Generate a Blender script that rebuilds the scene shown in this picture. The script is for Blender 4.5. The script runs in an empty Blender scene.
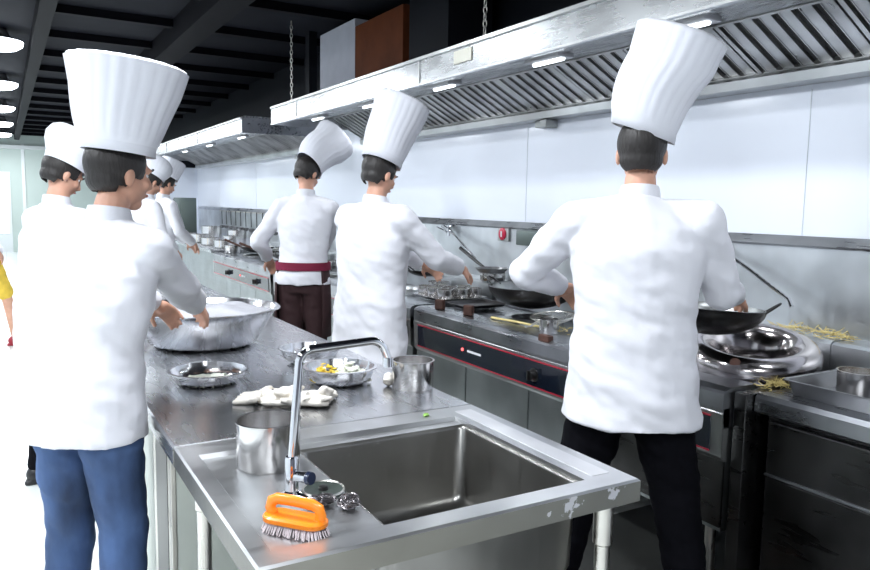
import bpy, bmesh, math, random
from mathutils import Vector, Matrix, noise
random.seed(7)
PI = math.pi
SC = bpy.context.scene
COL = SC.collection
V = Vector

# ------------------------------------------------------------------ materials
def new_mat(name):
    m = bpy.data.materials.new(name); m.use_nodes = True
    nt = m.node_tree
    return m, nt, nt.nodes['Principled BSDF']

def mat(name, col, rough=.5, metal=0., var=0., vscale=8., bump=0., bscale=60., stretch=None, coat=0., alpha=1., sheen=0., trans=0.):
    m, nt, b = new_mat(name)
    b.inputs['Base Color'].default_value = (*col, 1)
    b.inputs['Roughness'].default_value = rough
    b.inputs['Metallic'].default_value = metal
    b.inputs['Coat Weight'].default_value = coat
    b.inputs['Sheen Weight'].default_value = sheen
    b.inputs['Transmission Weight'].default_value = trans
    if var or bump:
        tc = nt.nodes.new('ShaderNodeTexCoord'); mp = nt.nodes.new('ShaderNodeMapping')
        nt.links.new(tc.outputs['Object'], mp.inputs['Vector'])
        if stretch: mp.inputs['Scale'].default_value = stretch
    if var:
        n = nt.nodes.new('ShaderNodeTexNoise'); n.inputs['Scale'].default_value = vscale; n.inputs['Detail'].default_value = 5
        nt.links.new(mp.outputs[0], n.inputs['Vector'])
        mx = nt.nodes.new('ShaderNodeMix'); mx.data_type = 'RGBA'
        mx.inputs[6].default_value = (*[max(0, c*(1-var)) for c in col], 1)
        mx.inputs[7].default_value = (*[min(1, c*(1+var)) for c in col], 1)
        cr = nt.nodes.new('ShaderNodeMapRange'); cr.inputs[1].default_value = .3; cr.inputs[2].default_value = .7
        nt.links.new(n.outputs[0], cr.inputs[0]); nt.links.new(cr.outputs[0], mx.inputs[0])
        nt.links.new(mx.outputs[2], b.inputs['Base Color'])
    if bump:
        n2 = nt.nodes.new('ShaderNodeTexNoise'); n2.inputs['Scale'].default_value = bscale; n2.inputs['Detail'].default_value = 4
        nt.links.new(mp.outputs[0], n2.inputs['Vector'])
        bp = nt.nodes.new('ShaderNodeBump'); bp.inputs['Strength'].default_value = bump; bp.inputs['Distance'].default_value = .01
        nt.links.new(n2.outputs[0], bp.inputs['Height']); nt.links.new(bp.outputs[0], b.inputs['Normal'])
    return m

def steel(name, base=.55, rough=.28, axis='y', tint=(1, 1, 1.03), rv=.12, wobble=.05, smear=.12, stains=None):
    m, nt, b = new_mat(name)
    b.inputs['Metallic'].default_value = 1
    tc = nt.nodes.new('ShaderNodeTexCoord')
    mp = nt.nodes.new('ShaderNodeMapping'); nt.links.new(tc.outputs['Object'], mp.inputs['Vector'])
    s = {'x': (1.5, 12, 12), 'y': (12, 1.5, 12), 'z': (12, 12, 1.5), 'n': (5, 5, 5)}[axis]
    mp.inputs['Scale'].default_value = s
    n = nt.nodes.new('ShaderNodeTexNoise'); n.inputs['Scale'].default_value = 4; n.inputs['Detail'].default_value = 1
    nt.links.new(mp.outputs[0], n.inputs['Vector'])
    n3 = nt.nodes.new('ShaderNodeTexNoise'); n3.inputs['Scale'].default_value = 4; n3.inputs['Detail'].default_value = 2
    nt.links.new(tc.outputs['Object'], n3.inputs['Vector'])
    ad = nt.nodes.new('ShaderNodeMath'); ad.operation = 'ADD'
    nt.links.new(n.outputs[0], ad.inputs[0]); nt.links.new(n3.outputs[0], ad.inputs[1])
    mr = nt.nodes.new('ShaderNodeMapRange'); mr.inputs[1].default_value = .6; mr.inputs[2].default_value = 1.4
    rv *= .6; mr.inputs[3].default_value = max(.04, rough-rv); mr.inputs[4].default_value = rough+rv
    nt.links.new(ad.outputs[0], mr.inputs[0]); nt.links.new(mr.outputs[0], b.inputs['Roughness'])
    mx = nt.nodes.new('ShaderNodeMix'); mx.data_type = 'RGBA'
    mx.inputs[6].default_value = (*[base*(1-smear)*t for t in tint], 1)
    mx.inputs[7].default_value = (*[min(1, base*(1+smear)*t) for t in tint], 1)
    mr2 = nt.nodes.new('ShaderNodeMapRange'); mr2.inputs[1].default_value = .35; mr2.inputs[2].default_value = .65
    nt.links.new(n3.outputs[0], mr2.inputs[0]); nt.links.new(mr2.outputs[0], mx.inputs[0])
    out = mx.outputs[2]
    if stains:      # dried limescale / paint flakes at given places
        g = nt.nodes.new('ShaderNodeTexNoise'); g.inputs['Scale'].default_value = 70; g.inputs['Detail'].default_value = 6
        nt.links.new(tc.outputs['Object'], g.inputs['Vector'])
        for (p, r) in stains:
            vs = nt.nodes.new('ShaderNodeVectorMath'); vs.operation = 'DISTANCE'
            nt.links.new(tc.outputs['Object'], vs.inputs[0]); vs.inputs[1].default_value = p
            q = nt.nodes.new('ShaderNodeMapRange'); q.inputs[1].default_value = 0; q.inputs[2].default_value = r
            q.inputs[3].default_value = .62; q.inputs[4].default_value = .0
            nt.links.new(vs.outputs['Value'], q.inputs[0])
            a2 = nt.nodes.new('ShaderNodeMath'); a2.operation = 'ADD'
            nt.links.new(q.outputs[0], a2.inputs[0]); nt.links.new(g.outputs[0], a2.inputs[1])
            st = nt.nodes.new('ShaderNodeMapRange'); st.inputs[1].default_value = .86; st.inputs[2].default_value = .92
            nt.links.new(a2.outputs[0], st.inputs[0])
            m2 = nt.nodes.new('ShaderNodeMix'); m2.data_type = 'RGBA'; m2.inputs[7].default_value = (.85, .83, .85, 1)
            nt.links.new(st.outputs[0], m2.inputs[0]); nt.links.new(out, m2.inputs[6]); out = m2.outputs[2]
    nt.links.new(out, b.inputs['Base Color'])
    if wobble:
        bp = nt.nodes.new('ShaderNodeBump'); bp.inputs['Strength'].default_value = wobble*.6; bp.inputs['Distance'].default_value = .02
        nt.links.new(n3.outputs[0], bp.inputs['Height']); nt.links.new(bp.outputs[0], b.inputs['Normal'])
    return m

def emit(name, col, s):
    m, nt, b = new_mat(name)
    b.inputs['Base Color'].default_value = (*col, 1)
    b.inputs['Emission Color'].default_value = (*col, 1); b.inputs['Emission Strength'].default_value = s
    return m

M = {}
M['steel_top'] = steel('worktop_steel', .66, .27, 'y', tint=(1, 1.01, 1.04), rv=.02, wobble=.03, smear=.05)
M['steel_sink'] = steel('sink_steel', .70, .32, 'x', tint=(1, 1.01, 1.02), rv=.06, wobble=.08, smear=.12)

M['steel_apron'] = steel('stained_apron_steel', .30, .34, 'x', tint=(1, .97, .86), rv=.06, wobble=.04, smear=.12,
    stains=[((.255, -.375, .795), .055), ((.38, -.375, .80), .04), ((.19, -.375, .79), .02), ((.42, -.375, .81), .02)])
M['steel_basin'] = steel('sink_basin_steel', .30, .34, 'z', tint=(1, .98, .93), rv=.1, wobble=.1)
M['steel_groove'] = steel('pale_sink_ledge_steel', .9, .5, 'y', rv=.05)
M['steel_hood'] = steel('hood_steel', .42, .27, 'y', tint=(.97, 1.0, 1.02), rv=.08, wobble=.03, smear=.06)
M['steel_slat'] = steel('filter_slat_steel', .50, .32, 'x', tint=(1, 1, 1), rv=.1, smear=.3)
M['steel_rail'] = steel('rail_steel', .5, .3, 'y', tint=(.98, 1, 1.0), wobble=0, rv=.03)
M['steel_splash'] = steel('splashback_steel', .62, .36, 'z', tint=(.96, 1.0, 1.03), rv=.12, wobble=.06, smear=.15)
M['steel_range'] = steel('range_steel', .42, .30, 'y', tint=(.97, 1, 1.06), rv=.1, wobble=.06, smear=.2)
M['steel_front'] = steel('range_front_steel', .42, .36, 'y', tint=(.95, 1.02, 1.03), rv=.1, wobble=.1)
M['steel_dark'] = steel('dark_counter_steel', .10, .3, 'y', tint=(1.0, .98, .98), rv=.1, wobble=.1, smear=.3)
M['steel_pot'] = steel('polished_pot_steel', .72, .2, 'z', tint=(1, .98, .97), rv=.06, wobble=.0, smear=.05)
M['steel_bowl'] = steel('bowl_steel', .78, .2, 'n', rv=.06, wobble=.3, smear=.05)
M['chrome'] = steel('tap_chrome', .8, .08, 'z', rv=.03, wobble=0, smear=.03)
M['leg_steel'] = steel('leg_steel', .68, .3, 'z', tint=(1, .97, .9), rv=.08, wobble=0)
M['collar_steel'] = steel('wok_collar_steel', .5, .16, 'n', tint=(1, .93, .93), rv=.08, wobble=.15, smear=.3)
M['tray_steel'] = steel('grey_tray_steel', .28, .35, 'n', rv=.1)
M['void'] = mat('filter_gap_black', (.012, .012, .013), .6)
M['aisle'] = mat('shaded_wet_aisle_floor', (.035, .036, .034), .3, var=.2, vscale=4)
M['black_panel'] = mat('black_glass_panel', (.008, .012, .022), .12, coat=.6)
M['red_line'] = mat('red_trim_line', (.5, .02, .05), .35)
M['red_led'] = emit('red_indicator_glow', (1, .12, .12), 2.5)
M['white_logo'] = mat('white_print', (.85, .85, .88), .4)
M['black_plastic'] = mat('black_plastic', (.012, .012, .012), .3)
M['wok_iron'] = mat('seasoned_wok_iron', (.014, .012, .012), .35, metal=.3, var=.4, vscale=15, bump=.15)
M['wok_inside'] = mat('worn_wok_inside', (.30, .31, .31), .3, metal=.85, var=.35, vscale=10)
M['white_wall'] = mat('white_panel_wall', (.80, .84, .93), .22, var=.02, vscale=1.5)
M['green_wall'] = mat('pale_green_wall', (.50, .58, .54), .6, var=.04, vscale=1)
M['grey_wall'] = mat('pale_grey_wall', (.62, .66, .70), .5, var=.04, vscale=1)
M['dark_wall'] = mat('dark_grey_rear_wall', (.10, .10, .12), .6, var=.1, vscale=1)
M['ceiling'] = mat('charcoal_ceiling_panels', (.011, .012, .017), .7, var=.12, vscale=2)
M['beam'] = mat('black_ceiling_beam', (.003, .003, .005), .6)
M['strut'] = mat('dark_grey_duct_post', (.008, .009, .012), .5)
M['box_white'] = mat('pale_grey_duct_board', (.40, .41, .46), .5, var=.04)
M['box_brown'] = mat('rust_brown_duct_board', (.10, .030, .012), .6, var=.3, vscale=3)
M['sticker'] = mat('cream_label', (.72, .70, .60), .5)
M['cloth_white'] = mat('white_cotton', (.77, .77, .82), .8, var=.02, vscale=6, bump=.25, bscale=14, sheen=.2)
M['towel'] = mat('offwhite_kitchen_towel', (.78, .73, .66), .9, var=.12, vscale=14, bump=.3, bscale=150)
M['hat_white'] = mat('white_pleated_hat_cloth', (.76, .77, .83), .8, sheen=.2)
M['hat_mesh'] = mat('grey_hat_band_net', (.36, .42, .46), .8, bump=.2, bscale=200)
M['skin'] = mat('skin', (.62, .34, .24), .5, var=.08, vscale=20)
M['skin'].node_tree.nodes['Principled BSDF'].inputs['Subsurface Weight'].default_value = .1
M['skin'].node_tree.nodes['Principled BSDF'].inputs['Subsurface Radius'].default_value = (.02, .008, .004)
M['hair'] = mat('black_hair', (.015, .012, .011), .5, bump=.4, bscale=120, stretch=(1, 1, .15))
M['eye'] = mat('eye_white', (.8, .8, .8), .2)
M['iris'] = mat('dark_iris', (.02, .012, .01), .2)
M['lip'] = mat('lip', (.45, .16, .13), .5)
M['jeans'] = mat('blue_denim', (.045, .085, .19), .85, var=.75, vscale=5, bump=.3, bscale=18, stretch=(1, 1, .5))
M['black_cloth'] = mat('black_trouser_cloth', (.004, .004, .006), .9, bump=.25, bscale=10)
M['burgundy'] = mat('burgundy_apron_cloth', (.20, .008, .04), .8, var=.2, bump=.2, bscale=12)
M['maroon_dark'] = mat('dark_brown_apron_cloth', (.035, .012, .014), .8, bump=.2, bscale=12)
M['yellow'] = mat('yellow_cloth', (.72, .50, .06), .8, var=.25, vscale=9, bump=.2, bscale=15)
M['red_shoe'] = mat('red_shoe_leather', (.32, .02, .035), .4)
M['black_shoe'] = mat('black_shoe_leather', (.012, .012, .014), .35)
M['orange'] = mat('orange_plastic', (1.0, .27, .012), .3, coat=.3)
M['bristle'] = mat('white_bristle', (.88, .78, .80), .6)
M['wool'] = steel('steel_wool_wire', .3, .3, 'n', tint=(1, .92, .95), rv=.05, wobble=0)
M['lid_green'] = mat('dark_greenish_drain_lid', (.09, .115, .10), .3, metal=.7, var=.4, vscale=40)
M['blue_knob'] = mat('dark_blue_tap_knob', (.02, .03, .07), .25)
M['noodle'] = mat('yellow_noodle', (.80, .66, .28), .5)
M['corn'] = mat('yellow_vegetable', (.85, .62, .06), .45)
M['white_veg'] = mat('white_vegetable', (.82, .84, .74), .4)
M['green_veg'] = mat('green_vegetable', (.22, .42, .07), .45)
M['rice'] = mat('pale_food_mass', (.50, .50, .54), .25, var=.1, vscale=12, bump=.5, bscale=18)
M['wood_brown'] = mat('brown_wooden_block', (.10, .045, .032), .6, var=.3, vscale=30)
M['cream_panel'] = mat('cream_cabinet_panel', (.62, .66, .60), .4, var=.05)
M['floor'] = None
M['glass_door'] = emit('bright_door_glass', (.75, .85, 1.0), 1.2)
M['frame_grey'] = mat('pale_frame', (.70, .74, .74), .5)
M['fridge'] = mat('grey_green_cabinet', (.12, .15, .14), .4, metal=.5)
M['lamp'] = emit('lamp_diffuser_glow', (.86, .93, 1.0), 14)
M['tube'] = emit('hood_lamp_glow', (.90, .96, 1.0), 5)
M['lamp_body'] = mat('lamp_housing', (.5, .5, .52), .4, metal=.6)
M['socket_grey'] = mat('grey_plastic', (.42, .44, .44), .5)
M['button_red'] = mat('red_button', (.5, .01, .05), .3)
M['oil'] = mat('brownish_broth', (.25, .16, .06), .1)

def floor_mat():
    m, nt, b = new_mat('white_floor_tiles')
    tc = nt.nodes.new('ShaderNodeTexCoord'); br = nt.nodes.new('ShaderNodeTexBrick')
    nt.links.new(tc.outputs['Object'], br.inputs['Vector'])
    br.offset = 0
    br.inputs['Color1'].default_value = (.80, .82, .80, 1); br.inputs['Color2'].default_value = (.77, .79, .77, 1)
    br.inputs['Mortar'].default_value = (.55, .57, .54, 1)
    br.inputs['Scale'].default_value = 1; br.inputs['Brick Width'].default_value = .6; br.inputs['Row Height'].default_value = .6
    br.inputs['Mortar Size'].default_value = .004
    nt.links.new(br.outputs[0], b.inputs['Base Color'])
    b.inputs['Roughness'].default_value = .22
    return m
M['floor'] = floor_mat()
for q in ('ceiling', 'beam', 'strut', 'box_brown', 'black_cloth', 'box_white'): M[q].node_tree.nodes['Principled BSDF'].inputs['Specular IOR Level'].default_value = .08

# ------------------------------------------------------------------ helpers
def link(name, bm, m, parent=None, smooth=True, angle=35, local=False, mats=None):
    """parent given: bm is in world coordinates unless local (then in the parent's own)"""
    me = bpy.data.meshes.new(name)
    if parent is not None and not local:
        off = wloc(parent)
        bmesh.ops.translate(bm, verts=bm.verts, vec=-off)
    bm.to_mesh(me); bm.free()
    for x in (mats or [m]): me.materials.append(x)
    if smooth:
        me.shade_smooth()
        if angle: me.set_sharp_from_angle(angle=math.radians(angle))
    o = bpy.data.objects.new(name, me); COL.objects.link(o)
    if parent is not None: o.parent = parent
    return o

def wloc(o):
    v = V(o.location)
    while o.parent is not None:
        o = o.parent; v = v + V(o.location)
    return v

def tag(o, label=None, cat=None, group=None, kind=None):
    if label: o['label'] = label
    if cat: o['category'] = cat
    if group: o['group'] = group
    if kind: o['kind'] = kind
    return o

def thing(name, loc, label, cat, group=None, rz=0):
    o = bpy.data.objects.new(name, None); COL.objects.link(o)
    o.location = loc; o.rotation_euler = (0, 0, rz); o.empty_display_size = .05
    return tag(o, label, cat, group)

def struct(name, bm, m, smooth=False):
    o = link(name, bm, m, smooth=smooth); o['kind'] = 'structure'; return o

def dup(root, loc, rz=None, label=None, name=None):
    r = root.copy(); COL.objects.link(r); r.location = loc
    if rz is not None: r.rotation_euler = (0, 0, rz)
    if label: r['label'] = label
    for ch in list(root.children):
        c = ch.copy(); COL.objects.link(c); c.parent = r
        for g in list(ch.children):
            d = g.copy(); COL.objects.link(d); d.parent = c
    return r

def B(): return bmesh.new()

def box(bm, x0, x1, y0, y1, z0, z1, bev=0, mi=0):
    r = bmesh.ops.create_cube(bm, size=1)
    vs = r['verts']
    bmesh.ops.scale(bm, verts=vs, vec=(x1-x0, y1-y0, z1-z0))
    bmesh.ops.translate(bm, verts=vs, vec=((x0+x1)/2, (y0+y1)/2, (z0+z1)/2))
    fs = {f for v in vs for f in v.link_faces}
    for f in fs: f.material_index = mi
    if bev:
        es = list({e for v in vs for e in v.link_edges})
        bmesh.ops.bevel(bm, geom=es, offset=bev, segments=2, affect='EDGES', profile=.5)
    return vs

def basis(d):
    d = V(d).normalized()
    a = V((0, 0, 1)) if abs(d.z) < .95 else V((1, 0, 0))
    x = a.cross(d).normalized(); y = d.cross(x)
    return x, y

def tube(bm, pts, r, n=10, cap=True, flat=1.):
    pts = [V(p) for p in pts]
    rs = r if isinstance(r, (list, tuple)) else [r]*len(pts)
    rings = []; px = None
    for i, p in enumerate(pts):
        d = (pts[min(i+1, len(pts)-1)]-pts[max(i-1, 0)])
        if d.length < 1e-9: d = V((0, 0, 1))
        d.normalize()
        if px is None: x, y = basis(d)
        else:
            x = (px-d*px.dot(d))
            x = x.normalized() if x.length > 1e-6 else basis(d)[0]
            y = d.cross(x)
        px = x
        rings.append([bm.verts.new(p+(x*math.cos(2*PI*k/n)+y*math.sin(2*PI*k/n)*flat)*rs[i]) for k in range(n)])
    for a, b in zip(rings, rings[1:]):
        for k in range(n): bm.faces.new((a[k], a[(k+1) % n], b[(k+1) % n], b[k]))
    if cap:
        bm.faces.new(rings[0][::-1]); bm.faces.new(rings[-1])
    return rings

def lathe(bm, prof, c=(0, 0, 0), n=40, mi=None, tilt=None, cap0=False, cap1=False, wav=None):
    """prof: (r, z) list; closed caps where r=0"""
    c = V(c); R = tilt or Matrix.Identity(3)
    rings = []
    for j, (r, z) in enumerate(prof):
        if r < 1e-6: rings.append([bm.verts.new(c+R@V((0, 0, z)))])
        else:
            ring = []
            for k in range(n):
                a = 2*PI*k/n; rr = r*(1+(wav(a, j) if wav else 0))
                ring.append(bm.verts.new(c+R@V((rr*math.cos(a), rr*math.sin(a), z))))
            rings.append(ring)
    for j, (a, b) in enumerate(zip(rings, rings[1:])):
        for k in range(n):
            k2 = (k+1) % n
            if len(a) == 1 and len(b) == 1: break
            if len(a) == 1: f = bm.faces.new((a[0], b[k2], b[k]))
            elif len(b) == 1: f = bm.faces.new((a[k], a[k2], b[0]))
            else: f = bm.faces.new((a[k], a[k2], b[k2], b[k]))
            if mi: f.material_index = mi[j]
    if cap0 and len(rings[0]) > 1: bm.faces.new(rings[0][::-1])
    if cap1 and len(rings[-1]) > 1: bm.faces.new(rings[-1])
    return rings

def prism(bm, poly, y0, y1, mi=0):
    """poly in (x,z), extruded along y"""
    a = [bm.verts.new((x, y0, z)) for x, z in poly]; b = [bm.verts.new((x, y1, z)) for x, z in poly]
    n = len(poly); fs = [bm.faces.new(a), bm.faces.new(b[::-1])]
    for k in range(n): fs.append(bm.faces.new((a[k], b[k], b[(k+1) % n], a[(k+1) % n])))
    for f in fs: f.material_index = mi
    bmesh.ops.recalc_face_normals(bm, faces=fs)

def ellipsoid(bm, c, r, rot=None, seg=20, rings=12):
    q = bmesh.ops.create_uvsphere(bm, u_segments=seg, v_segments=rings, radius=1)
    vs = q['verts']
    bmesh.ops.scale(bm, verts=vs, vec=r)
    if rot: bmesh.ops.rotate(bm, verts=vs, cent=(0, 0, 0), matrix=rot)
    bmesh.ops.translate(bm, verts=vs, vec=c)
    return vs

def capsule(bm, a, b, ra, rb, n=12):
    a, b = V(a), V(b); d = (b-a); L = d.length; d.normalize()
    pts, rs = [], []
    for t in (-1, -.7, -.35): pts.append(a+d*ra*t); rs.append(ra*math.sqrt(max(.001, 1-t*t)))
    pts.append(a); rs.append(ra); pts.append(b); rs.append(rb)
    for t in (.35, .7, 1): pts.append(b+d*rb*t); rs.append(rb*math.sqrt(max(.001, 1-t*t)))
    tube(bm, pts, rs, n)

def loft(bm, rings, n=24):
    """rings: (cx, cy, z, rx, ry)"""
    rr = []
    for cx, cy, z, rx, ry in rings:
        rr.append([bm.verts.new((cx+rx*math.cos(2*PI*k/n), cy+ry*math.sin(2*PI*k/n), z)) for k in range(n)])
    for a, b in zip(rr, rr[1:]):
        for k in range(n): bm.faces.new((a[k], a[(k+1) % n], b[(k+1) % n], b[k]))
    bm.faces.new(rr[0][::-1]); bm.faces.new(rr[-1])

def remesh(bm, voxel, smooth=4, wrinkle=0, wscale=7, seed=0):
    """voxel union of everything in bm, returned as a new bmesh"""
    bmesh.ops.recalc_face_normals(bm, faces=bm.faces)
    me = bpy.data.meshes.new('tmp'); bm.to_mesh(me); bm.free()
    o = bpy.data.objects.new('tmp', me); COL.objects.link(o)
    md = o.modifiers.new('r', 'REMESH'); md.mode = 'VOXEL'; md.voxel_size = voxel; md.adaptivity = 0
    ms = o.modifiers.new('s', 'SMOOTH'); ms.factor = .5; ms.iterations = smooth
    dg = bpy.context.evaluated_depsgraph_get(); dg.update()
    ev = o.evaluated_get(dg); me2 = bpy.data.meshes.new_from_object(ev)
    nb = B(); nb.from_mesh(me2)
    bpy.data.objects.remove(o); bpy.data.meshes.remove(me); bpy.data.meshes.remove(me2)
    if wrinkle:
        nb.normal_update()
        for v in nb.verts:
            p = v.co; q = V((p.x*wscale+seed, p.y*wscale, p.z*wscale*1.6+p.x*4))
            k = noise.noise(q)+.5*noise.noise(q*2.3)
            v.co = p+v.normal*wrinkle*k
    return nb

# ------------------------------------------------------------------ camera
def set_camera():
    H = 1.47; f, yaw, pit, rol = 739., .5272, .1094, .017
    cy, sy, cp, sp = math.cos(yaw), math.sin(yaw), math.cos(pit), math.sin(pit)
    F = V((sy*cp, cy*cp, -sp)); R = V((cy, -sy, 0)); U = R.cross(F)
    R2 = R*math.cos(rol)+U*math.sin(rol); U2 = U*math.cos(rol)-R*math.sin(rol)
    cam = bpy.data.cameras.new('camera'); o = bpy.data.objects.new('camera', cam); COL.objects.link(o)
    m = Matrix((R2, U2, -F)).transposed().to_4x4(); m.translation = (0, 0, H)
    o.matrix_world = m
    cam.sensor_width = 36; cam.lens = f/870*36; cam.clip_start = .05; cam.clip_end = 100
    SC.camera = o
set_camera()

# ------------------------------------------------------------------ room shell
XL, XW, Y0, YF, ZC = -3.2, 3.1, -3.0, 22.7, 3.1
b = B(); box(b, XL, XW, Y0, YF, -.1, 0); struct('floor', b, M['floor'])
b = B(); box(b, XL, XW, Y0, YF, ZC, ZC+.1); struct('ceiling', b, M['ceiling'])
b = B(); box(b, XW, XW+.12, Y0, YF, 0, ZC)
wall_r = struct('wall_right', b, M['white_wall'])
b = B(); box(b, XL-.12, XL, Y0, YF, 0, ZC); struct('wall_left', b, M['grey_wall'])
b = B(); box(b, XL, XW, YF, YF+.12, 0, ZC); struct('wall_far', b, M['green_wall'])
b = B(); box(b, XL, XW, Y0-.12, Y0, 0, ZC); struct('wall_rear', b, M['dark_wall'])
b = B(); box(b, 1.8, XW, 14.1, 14.2, 0, 2.3); struct('wall_partition', b, M['white_wall'])
b = B(); box(b, 1.36, 2.9, .0, 2.5, .0, .006); struct('aisle_shade', b, M['aisle'])  # dark sheet on the wet aisle tiles, floor shade put into its colour
# ceiling joists and beams
b = B()
for k in range(15):
    y = 6.1+k*1.12
    box(b, .42, XW, y, y+.07, ZC-.07, ZC)
struct('trim_1', b, M['beam'])
b = B(); box(b, 1.40, 1.62, 4.2, 22.6, ZC-.2, ZC); struct('trim_2', b, M['beam'])
b = B(); box(b, .30, .42, 4.2, 22.6, ZC-.14, ZC); struct('trim_3', b, M['beam'])
b = B(); box(b, 3.06, XW, .2, 22.6, 2.36, ZC-.001); struct('trim_7', b, M['strut'])
b = B(); box(b, 1.8, 3.05, 14.0, 14.09, 2.05, 2.3); struct('trim_8', b, M['strut'])
# thin seams on the white wall panels
b = B()
for y in (2.05, 4.1, 6.2, 8.3, 10.4, 12.5): box(b, 3.0965, 3.1, y, y+.003, 1.36, 2.0)
struct('trim_4', b, M['grey_wall'])
# far door
d = B(); box(d, -.56, .17, 22.64, 22.7, 0, 2.12)
dr = struct('door_1', d, M['frame_grey'])
d = B(); box(d, -.48, .10, 22.62, 22.64, .5, 2.02); link('door_glass', d, M['glass_door'], dr, smooth=False)
d = B(); box(d, .44, .52, 22.66, 22.7, 0, 2.85); struct('trim_5', d, M['frame_grey'])
d = B(); box(d, XL, 1.7, 22.62, 22.7, 2.72, 2.82); struct('trim_6', d, M['frame_grey'])

# ------------------------------------------------------------------ ceiling lamps
def ceiling_lamp(loc, label):
    t = thing('ceiling_lamp', loc, label, 'lamp', 'round lamps in a row on the dark ceiling')
    h = B(); lathe(h, [(0, .10), (.09, .10), (.12, .04), (.23, .0), (.235, -.015), (.22, -.015)], n=32, cap1=False)
    link('lamp_housing', h, M['lamp_body'], t, local=True)
    h = B(); lathe(h, [(.235, -.010), (.225, -.05), (.17, -.085), (.09, -.10), (0, -.105)], n=32); link('diffuser', h, M['lamp'], t, local=True)
    return t
ys = [8.64, 11.76, 14.85, 18.0, 21.08]
names = ['nearest and largest', 'second nearest', 'third and middle', 'fourth', 'farthest and smallest']
lp = None
for y, nm in zip(ys, names):
    lb = '%s round glowing lamp of the row on the dark ceiling at left' % nm
    lp = ceiling_lamp((.0, y, 3.0), lb) if lp is None else dup(lp, (.0, y, 3.0), label=lb)

def area(name, loc, power, sx, sy, rot=(0, 0, 0), col=(.9, .95, 1), disk=False):
    l = bpy.data.lights.new(name, 'AREA'); l.energy = power; l.size = sx; l.color = col
    if disk: l.shape = 'DISK'
    else: l.shape = 'RECTANGLE'; l.size_y = sy
    o = bpy.data.objects.new(name, l); COL.objects.link(o); o.location = loc; o.rotation_euler = rot
    return o
for y in ys: area('ceiling_light', (0, y, 2.885), 95, .42, .42, disk=True)
# unseen: lamp row carried nearer, with a second row added for fill light
for y in (-.7, 2.4, 5.5):
    for x in (-1.7, 0.35): area('ceiling_light', (x, y, 3.0), 100, .45, .45, disk=True)
for y in (8.6, 11.8, 15): area('ceiling_light', (-1.9, y, 3.0), 90, .45, .45, disk=True)  # unseen row left of the frame, also added for fill light

# ------------------------------------------------------------------ hoods
def hood(y0, y1, label, filt_y0, filt_y1, seams):
    t = thing('extractor_hood', (2.6, (y0+y1)/2, 2.04), label, 'extractor hood', 'long steel hoods above the range')
    # canopy : front fascia, sloped underside, top
    h = B()
    prism(h, [(2.10, 2.15), (2.10, 2.30), (2.13, 2.32), (3.095, 2.32), (3.095, 2.30), (2.66, 2.30), (2.66, 2.25), (2.14, 2.165), (2.13, 2.15)], y0, y1)
    link('canopy', h, M['steel_hood'], t, smooth=False)
    h = B(); box(h, 2.085, 2.10, y0, y1, 2.285, 2.302); box(h, 2.09, 2.10, y0, y1, 2.145, 2.155)
    for s in seams: box(h, 2.094, 2.10, s, s+.012, 2.15, 2.30)
    link('fascia_trim', h, M['steel_rail'], t, smooth=False)
    for ye in (y0-.012, y1):
        h = B(); box(h, 2.10, 3.095, ye, ye+.012, 2.15, 2.30); link('end_panel', h, M['steel_range'], t, smooth=False)
    # drip rail
    h = B(); prism(h, [(2.97, 2.02), (2.96, 2.06), (2.985, 2.085), (3.095, 2.085), (3.095, 2.02)], y0, y1)
    link('drip_rail', h, M['steel_rail'], t, smooth=False)
    # baffle filters
    n = max(1, round((y1-y0)/.52)); w = (y1-y0)/n
    A = V((2.655, 0, 2.247)); D = V((2.985, 0, 2.078)); d = (D-A); L = d.length; d.normalize(); nn = V((-d.z, 0, d.x))
    if nn.z > 0: nn = -nn
    ang = math.atan2(-d.z, d.x)
    for i in range(n):
        h = B(); ya = y0+i*w; yb = ya+w
        def slab(ys, ye, off0, off1, s0, s1, mi):
            q = []
            for yy in (ys, ye):
                for s, o_ in ((s0, off0), (s1, off0), (s1, off1), (s0, off1)):
                    q.append(h.verts.new(A+d*s+nn*o_+V((0, yy, 0))))
            for f in ((0, 1, 2, 3), (7, 6, 5, 4), (0, 4, 5, 1), (1, 5, 6, 2), (2, 6, 7, 3), (3, 7, 4, 0)):
                fc = h.faces.new([q[k] for k in f]); fc.material_index = mi
        slab(ya, yb, -.02, -.018, 0, L, 1)                 # dark gap behind
        slab(ya, ya+.01, -.018, .004, 0, L, 0); slab(yb-.01, yb, -.018, .004, 0, L, 0)
        slab(ya, yb, -.018, .004, 0, .012, 0); slab(ya, yb, -.018, .004, L-.012, L, 0)
        m_ = 6; pw = (w-.02)/m_
        for k in range(m_):
            yk = ya+.01+pw*k
            # shallow channel: flat with folded lips
            slab(yk+pw*.2, yk+pw*.80, -.006, -.004, .01, L-.01, 0)
            slab(yk+pw*.2, yk+pw*.24, -.018, -.004, .01, L-.01, 0)
            slab(yk+pw*.76, yk+pw*.80, -.014, .0, .01, L-.01, 0)
        bmesh.ops.recalc_face_normals(h, faces=h.faces)
        link('baffle_filter', h, None, t, smooth=False, mats=[M['steel_slat'], M['void']])
    return t
h1 = hood(.6, 6.56, 'near long stainless steel extractor hood over the main wok range', .6, 6.5, (1.6, 3.82, 5.9))
h2 = hood(7.53, 13.6, 'far stainless steel extractor hood beyond the big one, its brown-grey end showing', 7.5, 13, (9.5, 11.5))
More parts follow.
